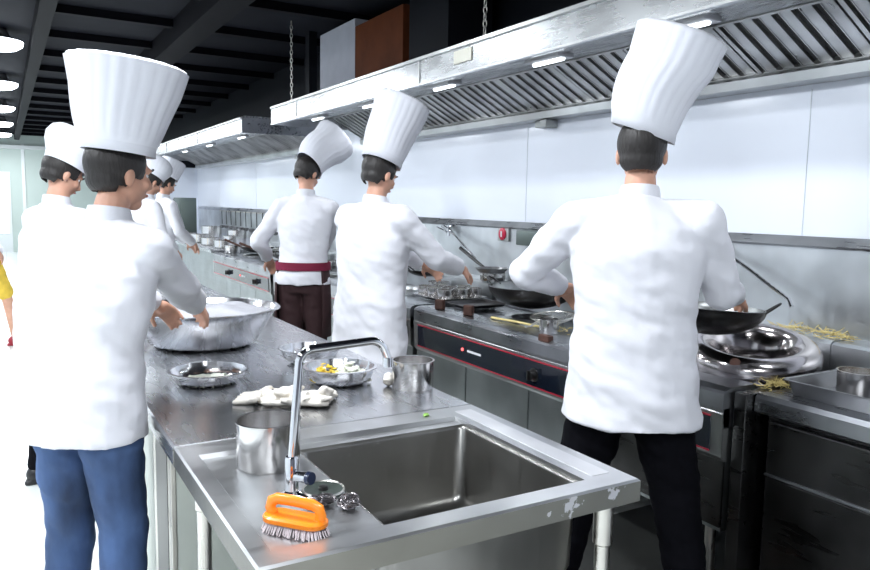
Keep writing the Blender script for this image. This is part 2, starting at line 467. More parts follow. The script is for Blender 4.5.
def hood_lamp(y, label, h=h1):
    t = thing('hood_lamp', (2.34, y, 2.178), label, 'lamp', 'lamps under the front lip of the hoods')
    k = B(); box(k, 2.29, 2.39, y-.13, y+.13, 2.176, 2.20, .004); link('lamp_housing', k, M['lamp_body'], t)
    k = B(); tube(k, [(2.34, y-.11, 2.175), (2.34, y+.11, 2.175)], .014, 12); link('lamp_tube', k, M['tube'], t)
    area('hood_light', (2.36, y, 2.15), 4.5, .1, .3, (0, math.radians(-18), 0))
for y, lb in ((1.2, 'hood lamp at the right end of the near hood'), (2.1, 'hood lamp just above the tall hat of the front right chef'), (2.95, 'hood lamp left of the tall hat of the front right chef'),
          (3.95, 'hood lamp below the cream label of the near hood'), (5.0, 'hood lamp above the blurred middle chef'), (6.05, 'hood lamp at the left end of the near hood'),
          (8.4, 'hood lamp at the near end of the far hood'), (9.9, 'hood lamp halfway along the far hood'), (11.4, 'hood lamp deepest in the far hood')):
    hood_lamp(y, lb)
k = B(); box(k, 2.093, 2.0995, 3.27, 3.44, 2.205, 2.272+.0, .001); tag(link('notice_label', k, M['sticker'], smooth=False), 'small blank cream label on the fascia of the near hood', 'label')
# wall sensors
def sensor(y, label):
    t = thing('junction_box', (3.06, y, 1.985), label, 'junction box', 'junction boxes under the hood rail')
    k = B(); box(k, 3.0, 3.1, y-.05, y+.01, 1.97, 2.018, .004); link('box_body', k, M['socket_grey'], t)
    k = B(); box(k, 3.03, 3.1, y+.02, y+.10, 1.975, 2.018, .004); link('side_socket', k, M['socket_grey'], t)
sensor(3.84, 'small grey junction box on the white wall under the near hood')
sensor(8.5, 'small grey junction box on the white wall under the far hood')
# chains / hangers and boxes above
def chain(x, y, z0, z1, label):
    h = B(); n = int((z1-z0)/.036); 
    for i in range(n):
        z = z0+.02+i*.036; pts = []
        for k in range(11):
            a = 2*PI*k/10; u = math.cos(a)*.011; w = math.sin(a)*.024
            pts.append((x+(u if i % 2 else 0), y+(0 if i % 2 else u), z+w))
        tube(h, pts, .003, 5, cap=False)
    tag(link('hanging_chain', h, M['leg_steel']), label, 'chain', 'chains holding up the hoods')
chain(2.3, 3.46, 2.32, ZC, 'steel chain hanging to the hood beside the cream label')
chain(2.3, 6.6, 2.32, ZC, 'steel chain at the left end of the near hood')
k = B(); box(k, 2.6, 3.09, 5.02, 5.86, 2.325, 3.02, mi=0)
t = thing('duct_box', (2.85, 5.9, 2.325), 'boxed duct above the hood, pale side and rust brown front', 'duct')
k = B(); box(k, 2.6, 3.09, 5.87, 6.66, 2.325, 3.00); link('pale_casing', k, M['box_white'], t, smooth=False)
k = B(); box(k, 2.6, 3.09, 5.0, 5.865, 2.325, 2.93); link('brown_casing', k, M['box_brown'], t, smooth=False)
k = B(); box(k, 2.6, 2.95, 4.35, 4.9, 2.325, ZC); tag(link('duct_riser', k, M['strut'], smooth=False), 'dark grey square duct rising from the hood to the ceiling', 'duct')
k = B(); box(k, 2.34, 2.42, 7.0, 7.1, 2.1, ZC)
k2 = B(); box(k2, 2.6, 2.68, 6.95, 7.05, 2.2, ZC); tag(link('hanger_post', k2, M['strut'], smooth=False), 'dark post hanging between the two hoods', 'post'); k.free()

# ------------------------------------------------------------------ splashback
t = thing('splashback', (3.09, 5, .94), 'long stainless steel splashback behind the ranges', 'splashback')
for i, (ya, yb) in enumerate(((.3, 2.6), (2.603, 4.9), (4.903, 7.2), (7.203, 10), (10.003, 13.9))):
    k = B(); box(k, 3.075, 3.0995, ya, yb, .93, 1.31); link('steel_sheet', k, M['steel_splash'], t, smooth=False)
k = B(); prism(k, [(3.0995, 1.305), (3.06, 1.305), (3.055, 1.315), (3.085, 1.355), (3.0995, 1.355)], .3, 13.9)
link('cap_strip', k, M['steel_range'], t, smooth=False)

# ------------------------------------------------------------------ ranges
def knob(parent, x, y, z, r=.028):
    k = B(); R = Matrix.Rotation(-PI/2, 3, 'Y')
    lathe(k, [(r*1.25, 0), (r*1.25, .006), (r, .008), (r*.85, .032), (0, .034)], (x, y, z), 24, tilt=R)
    for v in box(k, x-.046, x-.03, y-.006, y+.006, z-r*.9, z+r*.9, .002): pass
    link('knob', k, M['black_plastic'], parent)

def wok_range(y0, y1, label, rings, knobs, leds, front='steel_front'):
    t = thing('wok_range', (2.68, (y0+y1)/2, 0), label, 'wok range', 'wok ranges along the wall')
    k = B()
    prism(k, [(2.27, .80), (2.30, .812), (2.44, .812), (2.46, .79), (2.92, .79), (2.92, .80), (3.07, .80), (3.07, .66), (2.27, .66), (2.262, .735), (2.262, .79)], y0, y1)
    link('cooktop', k, M['steel_range'], t, smooth=False)
    k = B(); prism(k, [(2.90, .80), (2.90, .925), (2.92, .94), (3.074, .94), (3.074, .80)], y0, y1); link('rear_ledge', k, M['steel_splash'], t, smooth=False)
    k = B(); box(k, 2.30, 3.07, y0+.01, y1-.01, .25, .66); link('body', k, M[front], t, smooth=False)
    k = B()
    nd = max(1, round((y1-y0)/.6)); w = (y1-y0)/nd
    for i in range(nd):
        k = B(); box(k, 2.285, 2.30, y0+i*w+.006, y0+(i+1)*w-.006, .27, .535, .003); link('front_panel', k, M['steel_dark' if (i == 0 and y0 < 2) else front], t, smooth=False)  # near end panel darker: a dark reflection put into its colour
    k = B(); prism(k, [(2.262, .715), (2.27, .735), (2.30, .735), (2.30, .53), (2.285, .53), (2.268, .55)], y0, y1); link('control_fascia', k, M['steel_rail'], t, smooth=False)
    k = B(); prism(k, [(2.257, .702), (2.262, .702), (2.265, .566), (2.260, .566)], y0+.05, y1-.06); c = link('control_panel', k, M['black_panel'], t, smooth=False)
    k = B(); box(k, 2.2545, 2.26, y0+.05, y1-.06, .698, .704); box(k, 2.2575, 2.262, y0+.05, y1-.06, .563, .569); link('red_trim', k, M['red_line'], c, smooth=False)
    k = B()
    for y in leds:
        lathe(k, [(.010, 0), (.008, .006), (0, .008)], (2.2585, y+.12, .637), 12, tilt=Matrix.Rotation(-PI/2, 3, 'Y'))
    link('indicator_light', k, M['red_led'], c)
    k = B()
    for y in leds: box(k, 2.2565, 2.259, y-.07, y+.07, .630, .643, .001); 
    link('badge', k, M['white_logo'], c, smooth=False)
    for y in knobs: knob(c, 2.259, y, .628)
    for y in (y0+.1, (y0+y1)/2, y1-.1):
        for x in (2.36, 3.0):
            k = B(); tube(k, [(x, y, 0), (x, y, .03), (x, y, .031), (x, y, .26)], [.03, .03, .022, .022], 14); link('leg', k, M['leg_steel'], t)
    for (x, y, r) in rings:
        k = B(); lathe(k, [(r*.72, 0), (r*1.05, 0), (r*1.08, .02), (r*.95, .035), (r*.8, .03), (r*.72, .0)], (x, y, .789), 32); link('burner_ring', k, M['steel_rail'], t)
        k = B(); lathe(k, [(0, .001), (r*.74, .001), (r*.74, .006), (0, .006)], (x, y, .789), 24); link('burner_well', k, M['void'], t)
    return t
wok_range(1.76, 4.15, 'nearest wok range with black control panel and red trim lines, beside the prep counter', [(2.68, 2.72, .18), (2.66, 3.42, .17)], [2.88, 2.05], [3.43])
wok_range(4.2, 7.05, 'wok range behind the two middle chefs, second along the wall', [(2.66, 5.0, .17), (2.66, 6.2, .17)], [4.6, 5.9], [5.3])
wok_range(7.15, 9.5, 'wok range with black panel seen between the left chef and the burgundy-aproned chef', [(2.66, 7.8, .17), (2.66, 8.9, .17)], [7.6, 8.7], [8.1])
k = B(); box(k, 2.30, 3.07, 9.55, 13.3, .0, .80); t = thing('far_counter', (2.7, 11.4, 0), 'steel counter at the far end of the cooking line', 'counter')
link('counter_body', k, M['steel_front'], t, smooth=False)
k = B(); box(k, 2.25, 3.07, 9.55, 13.3, .80, .84, .005); link('counter_top', k, M['steel_top'], t, smooth=False)

# right prep counter
t = thing('prep_counter', (2.72, 1.0, 0), 'dark steel prep counter with drawers at the right, beside the main range', 'counter')
k = B(); prism(k, [(2.37, .725), (2.352, .735), (2.352, .785), (2.366, .80), (3.07, .80), (3.07, .725)], .2, 1.695); link('counter_top', k, M['steel_range'], t, smooth=False)
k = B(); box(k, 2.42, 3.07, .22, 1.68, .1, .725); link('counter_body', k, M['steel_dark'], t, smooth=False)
for ya, yb in ((.24, .72), (.725, 1.2), (1.205, 1.66)):
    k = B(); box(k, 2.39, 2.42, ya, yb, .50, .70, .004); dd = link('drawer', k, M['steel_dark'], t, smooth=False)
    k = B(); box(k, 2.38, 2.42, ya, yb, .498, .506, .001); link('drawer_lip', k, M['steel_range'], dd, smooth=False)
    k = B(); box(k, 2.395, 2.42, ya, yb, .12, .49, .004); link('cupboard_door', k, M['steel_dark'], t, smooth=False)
for x, y in ((2.46, .3), (2.46, 1.6), (3.0, .3), (3.0, 1.6)):
    k = B(); tube(k, [(x, y, 0), (x, y, .1)], .02, 12); link('leg', k, M['leg_steel'], t)
k = B(); prism(k, [(2.90, .80), (2.90, .925), (2.92, .935), (3.0745, .935), (3.0745, .80)], .2, 1.757); link('rear_upstand', k, M['steel_splash'], t, smooth=False)
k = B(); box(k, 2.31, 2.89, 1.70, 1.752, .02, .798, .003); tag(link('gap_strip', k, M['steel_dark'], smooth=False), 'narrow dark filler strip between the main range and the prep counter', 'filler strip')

# swing taps on the splashback
def swing_tap(y, label, dy=-.42):
    t = thing('swing_tap', (3.07, y, 1.22), label, 'tap', 'swing taps on the splashback')
    k = B(); tube(k, [(3.075, y, 1.295), (3.04, y, 1.295), (3.03, y, 1.28), (3.03, y, 1.22)], .012, 10)
    tube(k, [(3.045, y-.02, 1.26), (3.045, y+.1, 1.30)], .007, 8); link('tap_body', k, M['chrome'], t)
    k = B(); tube(k, [(3.03, y+.0, 1.25), (3.02, y+.17, 1.285)], .006, 8); tube(k, [(3.03, y+.03, 1.24), (2.99, y+.05, 1.30)], .006, 8); link('tap_lever', k, M['chrome'], t)
    k = B(); tube(k, [(3.03, y, 1.285), (3.03, y, 1.27), (3.0, y+dy*.4, 1.20), (2.96, y+dy, 1.08), (2.955, y+dy-.02, 1.05)], .009, 10); link('swing_spout', k, M['chrome'], t)
swing_tap(2.42, 'chrome swing tap on the splashback right of the front right chef')
swing_tap(5.0, 'chrome swing tap on the splashback left of the red button plate', -.5)
t = thing('emergency_button', (3.07, 4.31, 1.28), 'square grey plate with a dark red button on the splashback', 'switch')
k = B(); box(k, 3.06, 3.075, 4.245, 4.375, 1.215, 1.315, .004); link('plate', k, M['socket_grey'], t)
k = B(); lathe(k, [(.043, 0), (.043, .008), (.035, .012), (0, .012)], (3.06, 4.31, 1.265), 24, tilt=Matrix.Rotation(-PI/2, 3, 'Y')); bt = link('button', k, M['button_red'], t)
k = B(); box(k, 3.044, 3.048, 4.304, 4.316, 1.245, 1.285); link('button_mark', k, M['white_logo'], bt, smooth=False)
k = B(); box(k, 3.02, 3.075, 3.82, 4.10, 1.20, 1.30, .006); tag(link('control_box', k, M['fridge']), 'dark grey box on the splashback right of the red button plate', 'control box')

# ------------------------------------------------------------------ vessels
def wok(loc, r, label, group, ears=True, tilt=None, inside='wok_inside', depth=.34, handle=None, name='wok'):
    t = thing(name, loc, label, 'wok', group)
    k = B(); R = r; prof = []; n = 12
    dz = R*depth
    for i in range(n+1):
        a = i/n; prof.append((R*math.sin(a*PI/2)**.92 if i else 0, dz*(1-math.cos(a*PI/2))**.9 if i else 0))
    outer = [(p[0], p[1]) for p in prof]; inner = [(max(0, p[0]-.004) if p[0] else 0, p[1]+.004) for p in prof][::-1]
    pr = outer+[(R+.003, dz+.002)]+inner[0:]
    mi = [0]*(len(outer)+1)+[1]*(len(inner))
    lathe(k, pr, (0, 0, 0), 40, mi=mi, tilt=tilt)
    link('wok_bowl', k, None, t, local=True, mats=[M['wok_iron'], M[inside]], angle=60)
    Rm = tilt or Matrix.Identity(3)
    if ears:
        for s in (0, PI):
            a = s+(.6 if handle is None else handle); pts = []
            for q in range(9):
                f = q/8; an = a+(f-.5)*.42; rr = R*.97+.05*math.sin(f*PI)
                pts.append(Rm@V((rr*math.cos(an), rr*math.sin(an), dz*.95+.045*math.sin(f*PI))))
            e = B(); tube(e, pts, .005, 8); link('ear_handle', e, M['wok_iron'], t, local=True)
    elif handle is not None:
        a = handle; e = B()
        p0 = Rm@V((R*.95*math.cos(a), R*.95*math.sin(a), dz*.9)); p1 = Rm@V(((R+.2)*math.cos(a), (R+.2)*math.sin(a), dz+.08))
        tube(e, [p0, p0.lerp(p1, .5), p1], [.012, .013, .015], 10); link('handle', e, M['wood_brown'], t, local=True)
    return t

def pot(loc, r, h, label, group=None, flare=0., name='steel_pot', cat='pot', content=None, m='steel_pot', lip=.004):
    t = thing(name, loc, label, cat, group)
    k = B(); w = .003
    lathe(k, [(0, 0), (r*.94, 0), (r, .006), (r+flare, h-.004), (r+flare+lip, h-.002), (r+flare+lip, h), (r+flare-w, h), (r-w, .008), (r*.92, .004), (0, .004)], (0, 0, 0), 48)
    link('pot_body', k, M[m], t, local=True, angle=50)
    if content:
        k = B(); lathe(k, [(0, h*.72), (r+flare*.7-w, h*.70)], (0, 0, 0), 32); c = link('contents', k, M[content], t, local=True)
    return t

def bowl(loc, r, h, label, group, m='steel_bowl', scallop=.0, rb=.55):
    t = thing('steel_bowl', loc, label, 'bowl', group)
    k = B(); pr = [(0, 0), (r*rb, 0)]
    for i in range(1, 7):
        a = i/6; pr.append((r*(rb+(1-rb)*math.sin(a*PI/2)), h*(1-math.cos(a*PI/2))))
    pr += [(r+.012, h+.001), (r+.012, h+.003), (r, h+.003)]
    for i in range(5, 0, -1):
        a = i/6; pr.append((r*(rb+(1-rb)*math.sin(a*PI/2))-.003, h*(1-math.cos(a*PI/2))+.003))
    pr += [(r*rb, .003), (0, .003)]
    lathe(k, pr, (0, 0, 0), 56, wav=(lambda a, j: scallop*math.sin(14*a)) if scallop else None)
    link('bowl_shell', k, M[m], t, local=True, angle=60)
    return t

def scraps(name, c, rx, ry, z, n, m, label, cat, size=.008, pile=.0, long=1., zr=0):
    h = B()
    for i in range(n):
        a = random.random()*2*PI; q = math.sqrt(random.random()); x = c[0]+rx*q*math.cos(a); y = c[1]+ry*q*math.sin(a)
        zz = z+pile*(1-q*q)*random.random()**.5+size*.3
        s = size*(.6+.8*random.random())
        rot = Matrix.Rotation(random.random()*PI, 3, 'Z') @ Matrix.Rotation(random.uniform(-.5, .5), 3, 'X')
        if long > 2:
            p = V((x, y, zz)); pts = []
            d = V((math.cos(a*3), math.sin(a*3), random.uniform(-.1, .3)))
            for j in range(5):
                pts.append(p.copy()); d = (d+V((random.uniform(-.7, .7), random.uniform(-.7, .7), random.uniform(-.2, .2)))).normalized(); p = p+d*s*long/4; p.z = max(z+.002, p.z)
            tube(h, pts, .0016, 5)
        else:
            vs = bmesh.ops.create_icosphere(h, subdivisions=1, radius=1)['verts']
            bmesh.ops.scale(h, verts=vs, vec=(s*long, s*.7, s*.35)); bmesh.ops.rotate(h, verts=vs, cent=(0, 0, 0), matrix=rot)
            bmesh.ops.translate(h, verts=vs, vec=(x, y, zz))
    return tag(link(name, h, M[m]), label, cat, kind='stuff')

# ------------------------------------------------------------------ centre worktop with cabinet
t = thing('worktop_table', (.83, 4.1, 0), 'long grey stainless steel worktop cabinet behind the sink', 'worktop')
TX0, TX1, TY0, TY1 = .360, 1.300, 1.985, 6.3
k = B(); prism(k, [(TX0+.004, .765), (TX0, .769), (TX0, .814), (TX0+.006, .82), (TX1-.006, .82), (TX1, .814), (TX1, .769), (TX1-.004, .765)], TY0, TY1)
link('table_top', k, M['steel_top'], t, smooth=False)
k = B(); box(k, .40, 1.26, 2.16, 6.25, .12, .765); link('cabinet_body', k, M['cream_panel'], t, smooth=False)
for i in range(6):
    ya = 2.46+i*.62; k = B(); box(k, .385, .398, ya, ya+.60, .15, .74, .003); link('sliding_door', k, M['cream_panel'], t, smooth=False)
for y in (2.18, 2.42):
    k = B(); box(k, .383, .40, y-.022, y+.022, .1, .765, .003); link('corner_post', k, M['leg_steel'], t, smooth=False)
k = B(); box(k, .383, .40, 2.21, 2.39, .12, .74); link('recess_panel', k, M['black_plastic'], t, smooth=False)
for x, y in ((.43, 2.2), (1.23, 2.2), (.43, 6.2), (1.23, 6.2)):
    k = B(); tube(k, [(x, y, 0), (x, y, .12)], .022, 12); link('leg', k, M['leg_steel'], t)

# ------------------------------------------------------------------ sink unit
t = thing('sink_unit', (.83, 1.6, 0), 'stainless steel sink unit with deep basin and drainer in front', 'sink')
SX0, SX1, SY0, SY1 = .362, 1.300, 1.232, 1.982
k = B()
def quadstrip(bm, o, i_, zo, zi):
    a = [bm.verts.new((x, y, zo)) for x, y in o]; b_ = [bm.verts.new((x, y, zi)) for x, y in i_]
    for q in range(4): bm.faces.new((a[q], a[(q+1) % 4], b_[(q+1) % 4], b_[q]))
    return a, b_
def rect(x0, y0, x1, y1): return [(x0, y0), (x1, y0), (x1, y1), (x0, y1)]
T = .82; rz_ = .809
bx0, by0, bx1, by1 = .650, 1.300, 1.175, 1.835      # basin
dx0, dy0 = .405, 1.290; dy1 = 1.885                  # drainer recess
# apron
out = rect(SX0, SY0, SX1, SY1)
quadstrip(k, rect(SX0, SY0, SX1, SY1), rect(SX0+.005, SY0+.005, SX1-.005, SY1-.005), T-.005, T)
# inner lip of rim
quadstrip(k, rect(SX0, SY0, SX1, SY1), rect(SX0+.02, SY0+.02, SX1-.02, SY1-.02), .765, .765)
# rim from outside to inner rectangle (drainer + basin)
ir = rect(dx0, by0-.01, bx1, dy1)
quadstrip(k, rect(SX0+.005, SY0+.005, SX1-.005, SY1-.005), ir, T, T)
# step down
ir2 = rect(dx0+.008, by0-.004, bx1, dy1-.008)
quadstrip(k, ir, ir2, T, rz_)
link('sink_top', k, M['steel_sink'], t, smooth=False)
k = B(); quadstrip(k, rect(SX0, SY0, SX1, SY1), rect(SX0, SY0, SX1, SY1), .765, T-.005); link('sink_apron', k, M['steel_apron'], t, smooth=False)
k = B()
def plate(bm, x0, y0, x1, y1, z): return bm.faces.new([bm.verts.new((x, y, z)) for x, y in rect(x0, y0, x1, y1)])
plate(k, dx0+.008, by0-.004, bx0, dy1-.008, rz_); plate(k, bx0, by1, bx1, dy1-.008, rz_)
# small step at the seam of the drainer
link('drainer', k, M['steel_sink'], t, smooth=False)
k = B()
rb = rect(bx0+.02, by0+.02, bx1-.02, by1-.02)
def rrect(x0, y0, x1, y1, r, z, n=5):
    pts = []
    for cx, cy, a0 in ((x1-r, y0+r, -PI/2), (x1-r, y1-r, 0), (x0+r, y1-r, PI/2), (x0+r, y0+r, PI)):
        for j in range(n+1):
            a = a0+PI/2*j/n; pts.append((cx+r*math.cos(a), cy+r*math.sin(a), z))
    return pts
rings = [rrect(bx0, by0, bx1, by1, .012, rz_), rrect(bx0+.002, by0+.002, bx1-.002, by1-.002, .03, rz_-.012), rrect(bx0+.006, by0+.006, bx1-.006, by1-.006, .035, .60),
         rrect(bx0+.015, by0+.015, bx1-.015, by1-.015, .035, .575), rrect(bx0+.04, by0+.04, bx1-.04, by1-.04, .03, .565)]
vr = [[k.verts.new(p) for p in r] for r in rings]
for a, b_ in zip(vr, vr[1:]):
    n = len(a)
    for q in range(n): k.faces.new((a[q], a[(q+1) % n], b_[(q+1) % n], b_[q]))
k.faces.new(vr[-1])
bmesh.ops.recalc_face_normals(k, faces=k.faces)
bs = link('basin', k, M['steel_basin'], t, angle=50)
sm = bs.modifiers.new('thick', 'SOLIDIFY'); sm.thickness = .003; sm.offset = -1
k = B(); lathe(k, [(.045, .002), (.04, .004), (.03, -.0), (0, -.002)], (.9, 1.57, .566), 28); link('drain', k, M['black_plastic'], bs)
k = B(); box(k, 1.205, 1.262, 1.30, 1.93, T-.001, T+.0012, .0005); link('side_ledge', k, M['steel_groove'], t, smooth=False)
for (x, y) in ((.42, 1.30), (1.225, 1.275), (.425, 1.925), (1.235, 1.925)):
    k = B(); tube(k, [(x, y, .764), (x, y, .66), (x, y, .655), (x, y, .09), (x, y, .06), (x, y, 0)], [.024, .024, .019, .019, .024, .012], 20); link('leg', k, M['leg_steel'], t)
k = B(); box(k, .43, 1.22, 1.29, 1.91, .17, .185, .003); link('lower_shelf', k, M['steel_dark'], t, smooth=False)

# tap
t = thing('sink_tap', (.538, 1.553, .809), 'tall chrome gooseneck tap on the sink drainer', 'tap')
k = B(); lathe(k, [(.0, 0), (.026, 0), (.026, .006), (.018, .010), (.0155, .012), (.0155, .085), (.013, .09), (0, .09)], (.538, 1.553, .809), 28); link('tap_base', k, M['chrome'], t)
k = B(); pts = [V((.538, 1.553, .88)), V((.548, 1.555, 1.0)), V((.557, 1.557, 1.10))]
c0 = V((.557+.035, 1.557, 1.105))
for j in range(1, 7):
    a = PI-PI/2*j/6; pts.append(c0+V((math.cos(a)*.035, 0, math.sin(a)*.035)))
pts.append(V((.735, 1.560, 1.146)))
c1 = V((.735, 1.560, 1.106))
for j in range(1, 7):
    a = PI/2-PI/2*.8*j/6; pts.append(c1+V((math.cos(a)*.04, 0, math.sin(a)*.04)))
pts.append(pts[-1]+V((.008, 0, -.02)))
tube(k, pts, .0098, 16); lathe(k, [(0, 0), (.0125, 0), (.0125, .022), (0, .022)], pts[-1]+V((0, 0, -.018)), 16); link('spout', k, M['chrome'], t, angle=40)
k = B(); tube(k, [(.545, 1.545, .855), (.562, 1.515, .857)], [.012, .013], 16); kn = link('tap_valve', k, M['chrome'], t)
k = B(); tube(k, [(.562, 1.515, .857), (.5625, 1.514, .857), (.567, 1.505, .858)], [.010, .015, .014], 18); link('tap_knob', k, M['blue_knob'], t)

# drain lid, steel wool, brush
t = thing('drain_strainer', (.605, 1.535, .809), 'round dark drain strainer lid on the drainer beside the tap', 'drain strainer')
k = B(); lathe(k, [(0, 0), (.044, 0), (.047, .004), (.045, .008), (.038, .007), (.0, .006)], (.607, 1.535, .8095), 36); link('lid_plate', k, M['lid_green'], t)
k = B(); lathe(k, [(.012, .006), (.010, .014), (0, .016)], (.607, 1.535, .8095), 20); link('lid_knob', k, M['black_plastic'], t)
k = B(); lathe(k, [(.047, .003), (.0495, .006), (.047, .010), (.044, .008)], (.607, 1.535, .8095), 36); link('rim_ring', k, M['leg_steel'], t)
def wool(c, r, label):
    h = B(); p = V((1, 0, 0))
    for s in range(26):
        pts = []; ax = V((random.uniform(-1, 1), random.uniform(-1, 1), random.uniform(-1, 1))).normalized(); x, y = basis(ax)
        rr = random.uniform(.55, 1)
        for j in range(19):
            a = j*.36; q = (x*math.cos(a)+y*math.sin(a))*rr*(1+.12*math.sin(5*a+s))+ax*math.sin(2*a)*.25
            pts.append(V(c)+V((q.x*r[0], q.y*r[1], max(-r[2], q.z*r[2]))))
        tube(h, pts, .0013, 4)
    tag(link('steel_wool', h, M['wool']), label, 'scouring pad', 'steel wool pads on the drainer', 'stuff')
wool((.572, 1.462, .823), (.036, .020, .013), 'grey steel wool pad between the tap and the orange brush')
wool((.622, 1.425, .825), (.024, .021, .015), 'grey steel wool ball right of the orange brush')

t = thing('scrubbing_brush', (.480, 1.365, .809), 'orange handled scrubbing brush with white bristles on the sink corner', 'brush', rz=-.88)
L2, W2 = .071, .029
k = B(); ring = []
def stad(L_, W_, z, n=10):
    pts = []
    for sx, a0 in ((1, -PI/2), (-1, PI/2)):
        for j in range(n+1):
            a = a0+PI*j/n; pts.append(((L_-W_)*sx+W_*math.cos(a), W_*math.sin(a), z))
    return pts
vr = [[k.verts.new(p) for p in stad(L2+o, W2+o, z)] for o, z in ((-.003, .020), (0, .023), (0, .031), (-.004, .035))]
for a, b_ in zip(vr, vr[1:]):
    n = len(a)
    for q in range(n): k.faces.new((a[q], a[(q+1) % n], b_[(q+1) % n], b_[q]))
k.faces.new(vr[0][::-1]); k.faces.new(vr[-1])
link('brush_block', k, M['orange'], t, local=True)
k = B(); pts = []
for x, z in ((-.052, .032), (-.058, .044), (-.054, .058), (-.040, .065), (0, .066), (.040, .064), (.054, .058), (.058, .046), (.054, .032)): pts.append((x, 0, z))
tube(k, pts, .0080, 12, flat=1.5); link('brush_handle', k, M['orange'], t, local=True)
k = B()
for i in range(30):
    for j in range(11):
        x = -.060+.120*i/29; y = -.022+.044*j/10
        if abs(x) > .045 and (abs(x)-.045)**2+y*y > .023**2: continue
        jx, jy = random.uniform(-.004, .004)+x*.14, random.uniform(-.004, .004)+y*.35
        tube(k, [(x, y, .022), (x+jx, y+jy, .0015)], .0012, 4)
br = link('bristles', k, M['bristle'], t, local=True); br['kind'] = 'stuff'

# pots on sink & table
pot((.551, 1.765, .8095), .078, .118, 'large steel pot standing on the sink drainer behind the tap', 'steel pots on the sink and worktop')
pot((1.228, 2.255, .820), .073, .102, 'steel pot standing on the worktop corner behind the sink', 'steel pots on the sink and worktop')
k = B()
bowl((.61, 2.65, .82), .130, .045, 'wide shallow steel bowl nearest the left chef on the worktop', 'shallow steel bowls on the worktop', scallop=.01)
bowl((1.05, 2.80, .82), .115, .062, 'steel bowl with green scraps behind the bowl of cut vegetables', 'shallow steel bowls on the worktop', scallop=.01)
bowl((1.03, 2.44, .82), .123, .060, 'steel bowl of cut yellow and white vegetables, right behind the tap', 'shallow steel bowls on the worktop', scallop=.01)
scraps('vegetable_slices', (.61, 2.65), .095, .095, .824, 150, 'white_veg', 'thin layer of pale leftovers in the shallow bowl by the left chef', 'food', .012, .006, 1.4)
scraps('vegetable_slices', (1.06, 2.78), .085, .085, .828, 90, 'green_veg', 'green scraps in the rearmost small bowl', 'vegetables', .010, .035, 1.4)
scraps('vegetable_slices', (1.07, 2.44), .065, .08, .828, 170, 'white_veg', 'pale cut vegetables in the bowl behind the tap', 'vegetables', .010, .058, 1.5)
scraps('vegetable_slices', (.98, 2.45), .05, .06, .828, 90, 'corn', 'yellow shreds in the bowl behind the tap', 'vegetables', .008, .068, 1.5)
scraps('leaf_scrap', (1.10, 1.93), .007, .005, .8205, 3, 'green_veg', 'tiny green scrap lying on the rear rim of the sink', 'food scrap', .009, 0, 1.5)

# big basin of food
t = thing('mixing_basin', (.76, 3.38, .82), 'wide steel basin of pale food on the worktop in front of the left chef', 'basin')
k = B(); pr = [(0, 0), (.20, 0), (.235, .02), (.30, .13), (.325, .165), (.34, .168), (.34, .172), (.32, .171), (.295, .135), (.23, .025), (0, .006)]
lathe(k, pr, (0, 0, 0), 64, wav=lambda a, j: .012*math.sin(9*a) if 3 < j < 9 else 0); link('basin_shell', k, M['steel_bowl'], t, local=True, angle=50)
k = B(); rings = []
for i in range(14):
    r = .305*i/13; ring = []
    for j in range(48):
        a = 2*PI*j/48; x, y = (.76)+r*math.cos(a), 3.38+r*math.sin(a)
        z = .965+.035*(1-(r/.305)**2)+.018*noise.noise(V((x*9, y*9, 0)))*(1-(r/.305)**6)
        ring.append(k.verts.new((x, y, z)) if i else None)
    rings.append(ring)
c = k.verts.new((.76, 3.38, 1.0))
for j in range(48): k.faces.new((c, rings[1][j], rings[1][(j+1) % 48]))
for a, b_ in zip(rings[1:], rings[2:]):
    for j in range(48): k.faces.new((a[j], b_[j], b_[(j+1) % 48], a[(j+1) % 48]))
tag(link('food_heap', k, M['rice']), 'pale heap of food filling the wide basin', 'food', kind='stuff')

# crumpled towel
def towel():
    rnd = random.Random(12); h = B()
    c = V((.775, 2.275, .8215)); ax = V((.84, -.54, 0)); ay = V((.54, .84, 0))
    def P(u, v, z): return c+ax*u+ay*v+V((0, 0, z))
    # folded sheet below, loose rolls and folds above
    for (u0, u1, v0, v1, w, z) in ((-.16, .0, .0, .02, .068, .006), (-.06, .14, -.01, .0, .076, .010)):
        for q in range(5): capsule(h, P(u0, v0+(q-2)*w*.4, z), P(u1, v1+(q-2)*w*.42, z+.006), .008, .012, 10)
    for i in range(26):
        u = -.09+.24*rnd.random(); v = -.065+.12*rnd.random(); z = .016+.048*rnd.random()*(1-abs(v)/.08)*min(1, (u+.13)*5); a = rnd.uniform(-.5, 1.0); L = rnd.uniform(.05, .09)
        pts = []; 
        for q in range(7):
            s_ = (q/6-.5)*L; pts.append(P(u+s_*math.cos(a)+.012*math.sin(q), v+s_*math.sin(a)+.008*math.cos(q*1.4+i), z+.008*math.sin(q*.9+i)))
        tube(h, pts, [.007, .010, .012, .013, .012, .010, .006], 10)
    nb = remesh(h, .0035, 3, .0035, 26, 4)
    for v in nb.verts: v.co.z = max(v.co.z, .8208)
    tag(link('kitchen_towel', nb, M['towel'], angle=0), 'crumpled off-white towel on the worktop between the pots', 'towel')
towel()
k = B(); vs = ellipsoid(k, (1.160, 2.31, .845), (.02, .022, .025))
k2 = remesh(k, .005, 2, .006, 30); tag(link('crumpled_tissue', k2, M['towel']), 'small crumpled cloth behind the right pot on the worktop', 'cloth')

# ------------------------------------------------------------------ stuff on the main range
wok((2.68, 3.46, .865), .26, 'black iron wok with ear handles on the burner left of the front right chef', 'woks on the ranges', depth=.50, handle=2.0)
